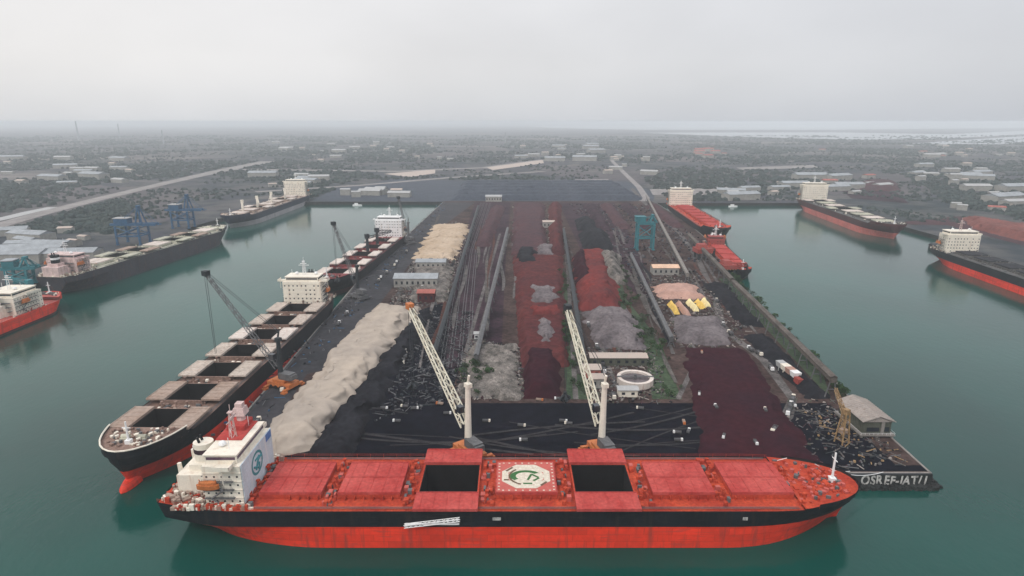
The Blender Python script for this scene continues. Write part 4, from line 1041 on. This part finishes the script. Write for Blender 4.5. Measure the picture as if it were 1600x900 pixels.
# rusty unloader at the right corner, white mast, cargo by the road
U = empty('grab_unloader', (134, 222, Z), .4); U.scale = (.62, .62, .85); tag(U, 'rusty ochre unloader frame beside the bow of the red ship', 'unloader')
for a in (-3, 3):
    for b in (-3, 3):
        q = MB(); q.tube((a, b, 0), (a*.5, b*.5, 16), .5, n=5); q.build('leg', M['rustorange'], U)
q = MB()
for k in range(6):
    z_ = 2+k*2.6; s_ = 6*(1-.5*z_/16)
    for a in range(4):
        r_ = a*math.pi/2; q.tube((s_/2*math.cos(r_)-s_/2*math.sin(r_), s_/2*math.sin(r_)+s_/2*math.cos(r_), z_), (s_/2*math.cos(r_)+s_/2*math.sin(r_), s_/2*math.sin(r_)-s_/2*math.cos(r_), z_+(2.4 if k % 2 else 0)), .22, n=3)
q.build('bracing', M['rustorange'], U)
q = MB(); q.box(0, 0, 15, 3.4, 3.4, 2.6); q.build('hopper', M['rustorange'], U); q = MB(); q.box(0, 0, 5, 4, 4, 2.2); q.build('control_room', M['coverbrown'], U)
q = MB(); q.lattice((0, 0, 14), (16, 22, 19), 2.2, 1.4, 10, .25); q.build('boom', M['rustorange'], U)

# round orange-centred dolphin between the two nearest ships
DP = empty('mooring_dolphin', (-117.5, 207, Z)); tag(DP, 'round white rimmed hopper with orange centre between the two nearest ships', 'hopper')
q = tube_ring(1.7, 3.4, 6, 8); q.build('rim', M['white'], DP)
q = MB(); q.tube((0, 0, 0), (0, 0, 6.2), 1.2, 3.3, n=16); q.build('body', M['steeldark'], DP)
q = MB(); q.tube((0, 0, 6), (0, 0, 7.2), 1.7, n=14); q.build('centre', M['craneorange'], DP)

# ------------------------------------------------------------------ vehicles and small gear on the pier
def make_truck(cabm, bedm, name='dump_truck'):
    R = empty(name)
    q = MB(); q.box(2.9, 0, .9, 1.8, 2.3, 2.1, top=.9); q.build('cab', cabm, R)
    q = MB(); q.box(-1, 0, 1.2, 5.4, 2.4, .3)
    for s_ in (-1, 1): q.box(-1, s_*1.15, 1.5, 5.4, .14, 1.3)
    for s_ in (-2.65, 2.65): q.box(-1+s_, 0, 1.5, .14, 2.2, 1.3)
    q.box(-1, 0, 1.5, 5., 2., .9, top=.8); q.build('bed', bedm, R)
    for x in (2.8, -1.6, -2.9):
        for y in (-1, 1):
            q = MB(); q.tube((x, y-.18, .5), (x, y+.18, .5), .5, n=10); q.build('wheel', M['rubber'], R)
    return R
protos = [make_truck(M['white'], M['steel']), make_truck(M['cream'], M['steel']), make_truck(M['craneorange'], M['coverbrown'])]
tl = ['white dump truck on the black coal apron', 'cream dump truck with grey bed on the coal apron', 'orange dump truck with brown bed on the coal apron']
spots = [G(*p) for p in ((600, 640), (632, 637), (648, 640), (687, 633), (699, 648), (620, 660), (815, 667), (818, 690), (843, 627), (872, 625), (880, 660), (888, 664), (1060, 690), (1068, 668), (1075, 682), (1058, 678), (1195, 648), (1180, 700),
         (1096, 557), (1092, 622), (1118, 643), (1000, 640), (930, 637), (580, 610), (560, 668), (1130, 690), (760, 660), (1240, 640))]
used = [0, 0, 0]
for i, (x, y) in enumerate(spots):
    k = (0, 1, 0, 2, 0)[i % 5]
    o = protos[k] if not used[k] else copy_tree(protos[k]); used[k] = 1
    o.scale = (.46, .46, .46); o.location = (x, y, Z+.15 if x < 70 else Z+2.0); o.rotation_euler = (0, 0, rnd(-.25, .25)+math.pi*(i % 2)+(1.3 if x > 70 else 0))
    if x > 70: o.location.z = Z+1.9
    tag(o, tl[k], 'truck', ['white', 'cream', 'orange'][k]+' dump trucks on the black apron')
# scattered trucks on haul roads
def on_road(pts, n, lab, grp):
    for i in range(n):
        t = rnd(0, len(pts)-1.001); a, b = pts[int(t)], pts[int(t)+1]; f = t-int(t)
        o = copy_tree(protos[i % 2]); d = math.atan2(b[1]-a[1], b[0]-a[0])
        o.location = (a[0]+(b[0]-a[0])*f+rnd(-1, 1), a[1]+(b[1]-a[1])*f, Z+.4); o.scale = (.75, .75, .75); o.rotation_euler = (0, 0, d+(math.pi if i % 3 == 0 else 0)); tag(o, lab, 'truck', grp)
on_road([(104, 222), (122, 245), (132, 262), (138, 310), (133, 360), (152, 440), (176, 560)], 10, 'dump truck on the pale road along the right of the pier', 'trucks on the right pier road')
on_road([(-110, 215), (-112, 400), (-104, 600)], 12, 'dump truck on the grey apron beside the moored ships', 'trucks on the left apron')
on_road([(-58, 300), (-70, 420), (-74, 560)], 14, 'dump truck on the dusty ground between the tan heap and conveyors', 'trucks on the dusty ground')
on_road([(48, 262), (50, 440)], 5, 'dump truck on the track beside the round tank', 'trucks by the tank')
# cargo packets by the right quay
CG = empty('cargo_barge_hopper', (141.5, 290, Z+.1), .12); tag(CG, 'white and orange portable hopper beside the right quay road', 'hopper')
for k in range(4):
    q = MB(); q.box(0, -7+k*4.4, 2.2, 3.2, 3.6, 2.8, top=1.25); q.tube((-1.2, -7+k*4.4, 0), (-1.2, -7+k*4.4, 2.2), .3, n=4); q.tube((1.2, -7+k*4.4, 0), (1.2, -7+k*4.4, 2.2), .3, n=4)
    q.build('bin', M[('white', 'salmon', 'cream', 'roofwhite')[k]], CG)
q = MB(); q.box(0, -11, .3, 4, 4, 3); q.build('engine_box', M['redpaint'], CG)
# loose debris: speckle of crates and scrap
def scatter(name, poly_uv, n, mats_, smin, smax, label=None):
    A, B, C_, D_ = [Vector((*q_, 0)) for q_ in poly_uv]; mb = MB()
    for i in range(n):
        u, v = random.random(), random.random(); p = A.lerp(B, u).lerp(D_.lerp(C_, u), v)
        if random.random() < .4: mb.box(p.x, p.y, Z-.05, rnd(1.5, 6), rnd(.2, .5), rnd(.2, .5), rz=rnd(0, 3.1), mi=random.randrange(len(mats_))); continue
        mb.box(p.x, p.y, Z-.1, rnd(smin, smax)*.6, rnd(smin, smax)*.6, rnd(.4, smax*.4), rz=rnd(0, 3), mi=random.randrange(len(mats_)), top=rnd(.5, 1))
    tag(mb.build(name, mats_), label, kind='stuff')
sc = [M['scree'], M['steel'], M['coal'], M['roofhut'], M['wallolive'], M['orebrown'], M['haul']]
scatter('scrap', [(-60, 240), (-28, 262), (-26, 400), (-60, 400)], 1100, [M['coal'], M['steeldark'], M['steel'], M['asphalt']], .6, 2.4)
scatter('scrap', [(-28, 262), (6, 262), (4, 330), (-24, 345)], 1500, sc, .5, 3.)
scatter('scrap', [(38, 258), (76, 258), (80, 330), (42, 330)], 600, sc, .5, 2.4)
scatter('scrap', [(-88, 410), (-46, 410), (-52, 720), (-92, 560)], 1700, sc, .6, 4.)
scatter('scrap', [(100, 200), (150, 205), (150, 262), (128, 262)], 160, sc, .5, 2.2)
scatter('scrap', [(122, 203), (152, 205), (154, 250), (132, 250)], 260, [M['rustorange'], M['haul'], M['coal'], M['steel'], M['steeldark']], .5, 2.)
scatter('scrap', [(96, 330), (146, 330), (165, 520), (100, 520)], 1200, sc, .6, 3.)
scatter('scrap', [(-125, 210), (-108, 210), (-100, 970), (-118, 970)], 420, [M['steel'], M['coal'], M['asphalt'], M['craneblue']], .6, 2.6)
scatter('scrap', [(0, 600), (60, 600), (70, 960), (0, 960)], 900, sc, 1, 4.)
scatter('scrap', [(95, 520), (205, 560), (225, 960), (90, 960)], 1500, [M['purple'], M['steel'], M['orebrown'], M['bluecoal'], M['coal']], 1, 5.)

rk = MB()
for i in range(420):   # dark boulders at the foot of the pier corner
    t_ = random.random(); x_, y_ = (rnd(122, 158), 198.6-rnd(0, 2.2)) if t_ < .55 else (156.8+rnd(0, 2.4), rnd(198, 262))
    rk.box(x_, y_, -.8, rnd(.8, 2.4), rnd(.8, 2.2), rnd(1., 2.0), rz=rnd(0, 3), top=rnd(.4, .8))
tag(rk.build('boulders', M['quaywall']), kind='stuff')
# ------------------------------------------------------------------ trees and shrubs
def make_tree(name, h, r, nleaf, leafm, seed):
    rs = random.Random(seed); R = empty(name)
    tr = MB(); tr.tube((0, 0, 0), (0, 0, h*.55), .22, .12, n=5)
    for k in range(4):
        a = rs.uniform(0, 6.28); tr.tube((0, 0, h*.35+k*.3), (math.cos(a)*r*.6, math.sin(a)*r*.6, h*.65), .1, .04, n=4)
    tr.build('trunk', M['bark'], R)
    cr = MB(); cl = [(rs.uniform(-.6, .6)*r, rs.uniform(-.6, .6)*r, h*rs.uniform(.45, .85), rs.uniform(.35, .6)*r) for _ in range(6)]
    for i in range(nleaf):
        cx, cy, cz, cr_ = rs.choice(cl); a, b = rs.uniform(0, 6.28), rs.uniform(-1, 1); q_ = math.sqrt(1-b*b)
        p = Vector((cx+cr_*q_*math.cos(a), cy+cr_*q_*math.sin(a), cz+cr_*b*.8)); s_ = rs.uniform(.25, .55)
        u = Vector((rs.uniform(-1, 1), rs.uniform(-1, 1), rs.uniform(-1, 1))).normalized(); v = u.orthogonal().normalized()
        cr.face([p-u*s_, p+v*s_, p+u*s_, p-v*s_])
    cr.build('crown', leafm, R)
    return R
TP = [make_tree('tree', 6, 2.8, 150, M['leaf'], 1), make_tree('tree', 4.5, 2.4, 130, M['leaf2'], 2), make_tree('tree', 7.5, 3.2, 170, M['leaf'], 3)]
tused = [0, 0, 0]
def plant(x, y, lab, grp, sc_=1.):
    k = random.randrange(3)
    o = TP[k] if not tused[k] else copy_tree(TP[k]); tused[k] = 1
    o.location = (x, y, Z); o.rotation_euler = (0, 0, rnd(0, 6.28)); s_ = rnd(.6, 1.25)*sc_; o.scale = (s_, s_, s_); tag(o, lab, 'tree', grp)
for i in range(70):
    t = random.random(); y = 262+t*230; plant(rnd(-4, 0)+(158.5+(y-262)*.115), y, 'small tree in the green fringe along the right quay edge', 'trees along the right quay', .8)
for i in range(55):
    y = rnd(262, 560); plant(rnd(68, 84)+(y-262)*.05, y, 'small tree in the green strip right of the round tank', 'trees right of the tank', .8)
for i in range(34):
    y = rnd(262, 520); plant(31+(y-262)*.04+rnd(-3, 4), y, 'small tree in the dark strip between the ore rows', 'trees between the ore rows', .7)
for i in range(16): plant(rnd(-26, -12), rnd(262, 300), 'small tree beside the cream crane tower on the rubble ground', 'trees near the cream crane', .8)

# --- woodland and towns beyond the port
wv = MB(); ws = random.Random(11)
def blob(mb, x, y, r, h):
    k = len(mb.v); n_ = 6; a0 = ws.uniform(0, 6)
    for i in range(n_): mb.v.append((x+r*math.cos(a0+i*2*math.pi/n_)*ws.uniform(.7, 1.2), y+r*math.sin(a0+i*2*math.pi/n_)*ws.uniform(.7, 1.2), Z))
    for i in range(n_): mb.v.append((x+r*.7*math.cos(a0+i*2*math.pi/n_)*ws.uniform(.7, 1.2), y+r*.7*math.sin(a0+i*2*math.pi/n_)*ws.uniform(.7, 1.2), Z+h*ws.uniform(.5, .9)))
    mb.v.append((x, y, Z+h))
    for i in range(n_):
        j = (i+1) % n_; mb.f.append((k+i, k+j, k+n_+j, k+n_+i)); mb.f.append((k+n_+i, k+n_+j, k+2*n_)); mm_ = ws.randrange(2); mb.m += [mm_, mm_]
ROADS = [px((-60, 372), (0, 352), (60, 335), (150, 312), (260, 286), (340, 268), (420, 252)), px((-60, 355), (0, 343), (45, 332), (82, 324)), px((350, 265), (480, 266), (620, 268), (760, 262), (850, 250)), px((400, 300), (560, 290), (700, 278), (850, 268)), px((955, 250), (975, 270), (998, 292), (1010, 310)), px((750, 285), (955, 283)), px((760, 264), (850, 253)), px((600, 273), (680, 268)), px((1020, 300), (1150, 298)), px((1155, 264), (1275, 260)), px((1000, 205), (1700, 202)), px((1000, 211), (1700, 210)), px((1420, 222), (1700, 212))]
def near_road(x, y):
    p = Vector((x, y))
    for R_ in ROADS:
        for a, b in zip(R_, R_[1:]):
            a, b = Vector(a), Vector(b); d = b-a; t_ = max(0, min(1, (p-a).dot(d)/d.length_squared))
            if (p-a-d*t_).length < (30 if y < 3500 else 130): return True
    return False
def blocked(x, y):
    if near_road(x, y): return True
    if y < 1375 and -340 < x < 270: return True
    if -385 < x < 489 and y < 1000: return True
    if 440 < x < 520 and y < 1000: return True
    if -430 < x < -380 and y < 1050: return True
    return False
for i in range(30000):
    y = 700*math.exp(ws.random()*2.1); x = ws.uniform(-1, 1)*(y*.95+150)
    if blocked(x, y): continue
    if noise.noise(Vector((x*.0028, y*.002, 3))) < -.02: continue
    blob(wv, x, y, ws.uniform(3, 7)*(1+y/5000), ws.uniform(2.5, 6)*(1+y/7000))
for i in range(22000):
    y = 690*math.exp(ws.random()*1.9); x = ws.uniform(-1, 1)*(y*.95+150)
    if blocked(x, y): continue
    if noise.noise(Vector((x*.006, y*.005, 8))) < .0: continue
    blob(wv, x, y, ws.uniform(1.5, 4)*(1+y/5000), ws.uniform(1.5, 4)*(1+y/7000))
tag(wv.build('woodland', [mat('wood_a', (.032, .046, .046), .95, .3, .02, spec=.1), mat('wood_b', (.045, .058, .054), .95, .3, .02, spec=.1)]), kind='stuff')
# houses and sheds far off
protob = []
for k, (wm, rm, a, b, h_) in enumerate((('wall', 'roofwhite', 40, 18, 8), ('wall', 'roofrust', 30, 16, 8), ('wall', 'roofgrey', 60, 24, 10), ('wall', 'roofpale', 18, 12, 7), ('wall', 'roofwhite', 18, 12, 11))):
    protob.append(building('x', 0, -99, a, b, h_, M[wm], M[rm], win=False, name=('white_roof_shed', 'red_roof_house', 'grey_roof_warehouse', 'pale_house', 'white_block')[k]))
kinds = ['white roofed shed', 'rust roofed house', 'grey roofed warehouse', 'small pale house', 'white block']
bused = [0]*5
def far_building(k, x, y, where, s_=1.):
    o = protob[k] if not bused[k] else copy_tree(protob[k]); bused[k] = 1
    o.location = (x, y, Z); o.rotation_euler = (0, 0, rnd(-.5, .5)); o.scale = (s_, s_, s_)
    tag(o, kinds[k]+' '+where, 'building', kinds[k]+'s '+where)
clusters = [((1490, 272), (70, 22), 16, (0, 0, 4, 2, 3), 'in the trees behind the right bank'),
            ((1540, 310), (60, 30), 12, (0, 2, 4, 3, 1), 'above the boxy cream deckhouse'),
            ((1110, 242), (35, 6), 8, (1, 1, 1), 'in the village beyond the right basin'),
            ((985, 262), (40, 16), 10, (0, 3, 3, 4), 'beside the straight road'),
            ((1320, 290), (60, 14), 12, (1, 3, 0, 2), 'beyond the right bank ship'),
            ((1200, 300), (80, 14), 10, (2, 3, 4, 2), 'at the right basin head'),
            ((590, 306), (50, 4), 7, (4, 0, 3), 'at the left basin head'),
            ((560, 240), (150, 16), 22, (0, 3, 4, 3), 'in the town beyond the left basin'),
            ((850, 238), (100, 14), 16, (0, 3, 3, 2), 'far beyond the coal yard'),
            ((120, 270), (110, 22), 18, (0, 2, 3, 2), 'on the hazy far left plain'),
            ((80, 385), (70, 24), 12, (0, 2, 2, 3), 'behind the left bank ships'),
            ((1430, 238), (150, 10), 14, (0, 3, 1, 3), 'on the shore below the lagoon'),
            ((430, 285), (70, 10), 10, (3, 0, 2), 'behind the navy ship')]
for (cx, cy), (rx, ry), n_, ks, where in clusters:
    for i in range(n_):
        x, y = G(cx+rnd(-1, 1)*rx, cy+rnd(-1, 1)*ry)
        if y < 1000 and (-384 < x < 488): continue
        if y < 1345 and -160 < x < 260: continue
        far_building(random.choice(ks), x, y, where, rnd(.5, 1.2)*(1+max(0, y-1500)/4500))
for k, o in enumerate(protob):
    if not bused[k]:
        far_building(k, *G(1200+k*20, 290), 'at the right basin head')
# chimneys and pylons on the hazy left horizon
for i, (a, b, hh) in enumerate(((142, 208, 130), (205, 206, 110), (270, 215, 80), (790, 212, 60))):
    x, y = G(a, b+10); y = min(y, 5200); x = (a-800)/950*y*1.0
    q = MB(); q.tube((0, 0, 0), (0, 0, hh), hh*.05, hh*.03, n=12); o = q.build('chimney', M['roofgrey'], loc=(x, y, Z)); tag(o, ['tallest faint chimney on the left horizon', 'second faint chimney on the left horizon', 'short faint chimney left of the middle', 'faint chimney beyond the coal yard'][i], 'chimney')
# small boats: tug by the right basin head and a white launch near the left ship
def launch(label, x, y, rz, m):
    R = empty('launch', (x, y, 0), rz); tag(R, label, 'boat')
    q = MB(); q.prism([(-7, -2), (3, -2.2), (8, 0), (3, 2.2), (-7, 2)], -.5, 1.8); q.build('hull', m, R)
    q = MB(); q.box(-1.5, 0, 1.8, 5, 2.8, 2.3); q.build('cabin', M['white'], R)
launch('white topped launch at the head of the right basin beside the sand', 352, 968, .2, M['white'])
launch('small launch at the head of the left basin near the white blocks', -250, 982, 0, M['white'])

# ------------------------------------------------------------------ haze
hz = MB(); hz.box(0, 24000, -4, 110000, 54000, 0); hz = MB(); hz.box(0, 24000, -4.2, 110000, 54000, 142)
m = bpy.data.materials.new('haze'); m.use_nodes = True; t = m.node_tree; t.nodes.clear()
o_ = t.nodes.new('ShaderNodeOutputMaterial'); pv = t.nodes.new('ShaderNodeVolumePrincipled'); t.links.new(pv.outputs[0], o_.inputs['Volume'])
pv.inputs['Color'].default_value = (.91, .96, 1, 1); pv.inputs['Density'].default_value = .00016; pv.inputs['Anisotropy'].default_value = 0.1
tag(hz.build('haze', m), kind='stuff')

# ------------------------------------------------------------------ labels of alike things, told apart by their order in the photo
ORD = 'first second third fourth fifth sixth seventh eighth ninth tenth eleventh twelfth thirteenth fourteenth fifteenth sixteenth seventeenth eighteenth nineteenth twentieth'.split()
grp = {}
for o in bpy.data.objects:
    if o.parent is None and 'group' in o and o.get('category') in ('building', 'truck', 'fender'): grp.setdefault(o['group'], []).append(o)
for g_, os_ in grp.items():
    if len(os_) < 2: del os_[0]['group']; continue
    os_.sort(key=lambda o: o.location.x/max(60, o.location.y))
    if len(os_) <= 20 and g_ != 'quay fenders':
        for i, o in enumerate(os_): o['label'] = (('leftmost' if i == 0 else ORD[i]+' from the left') if i < len(os_)-1 else 'rightmost')+' of the '+g_
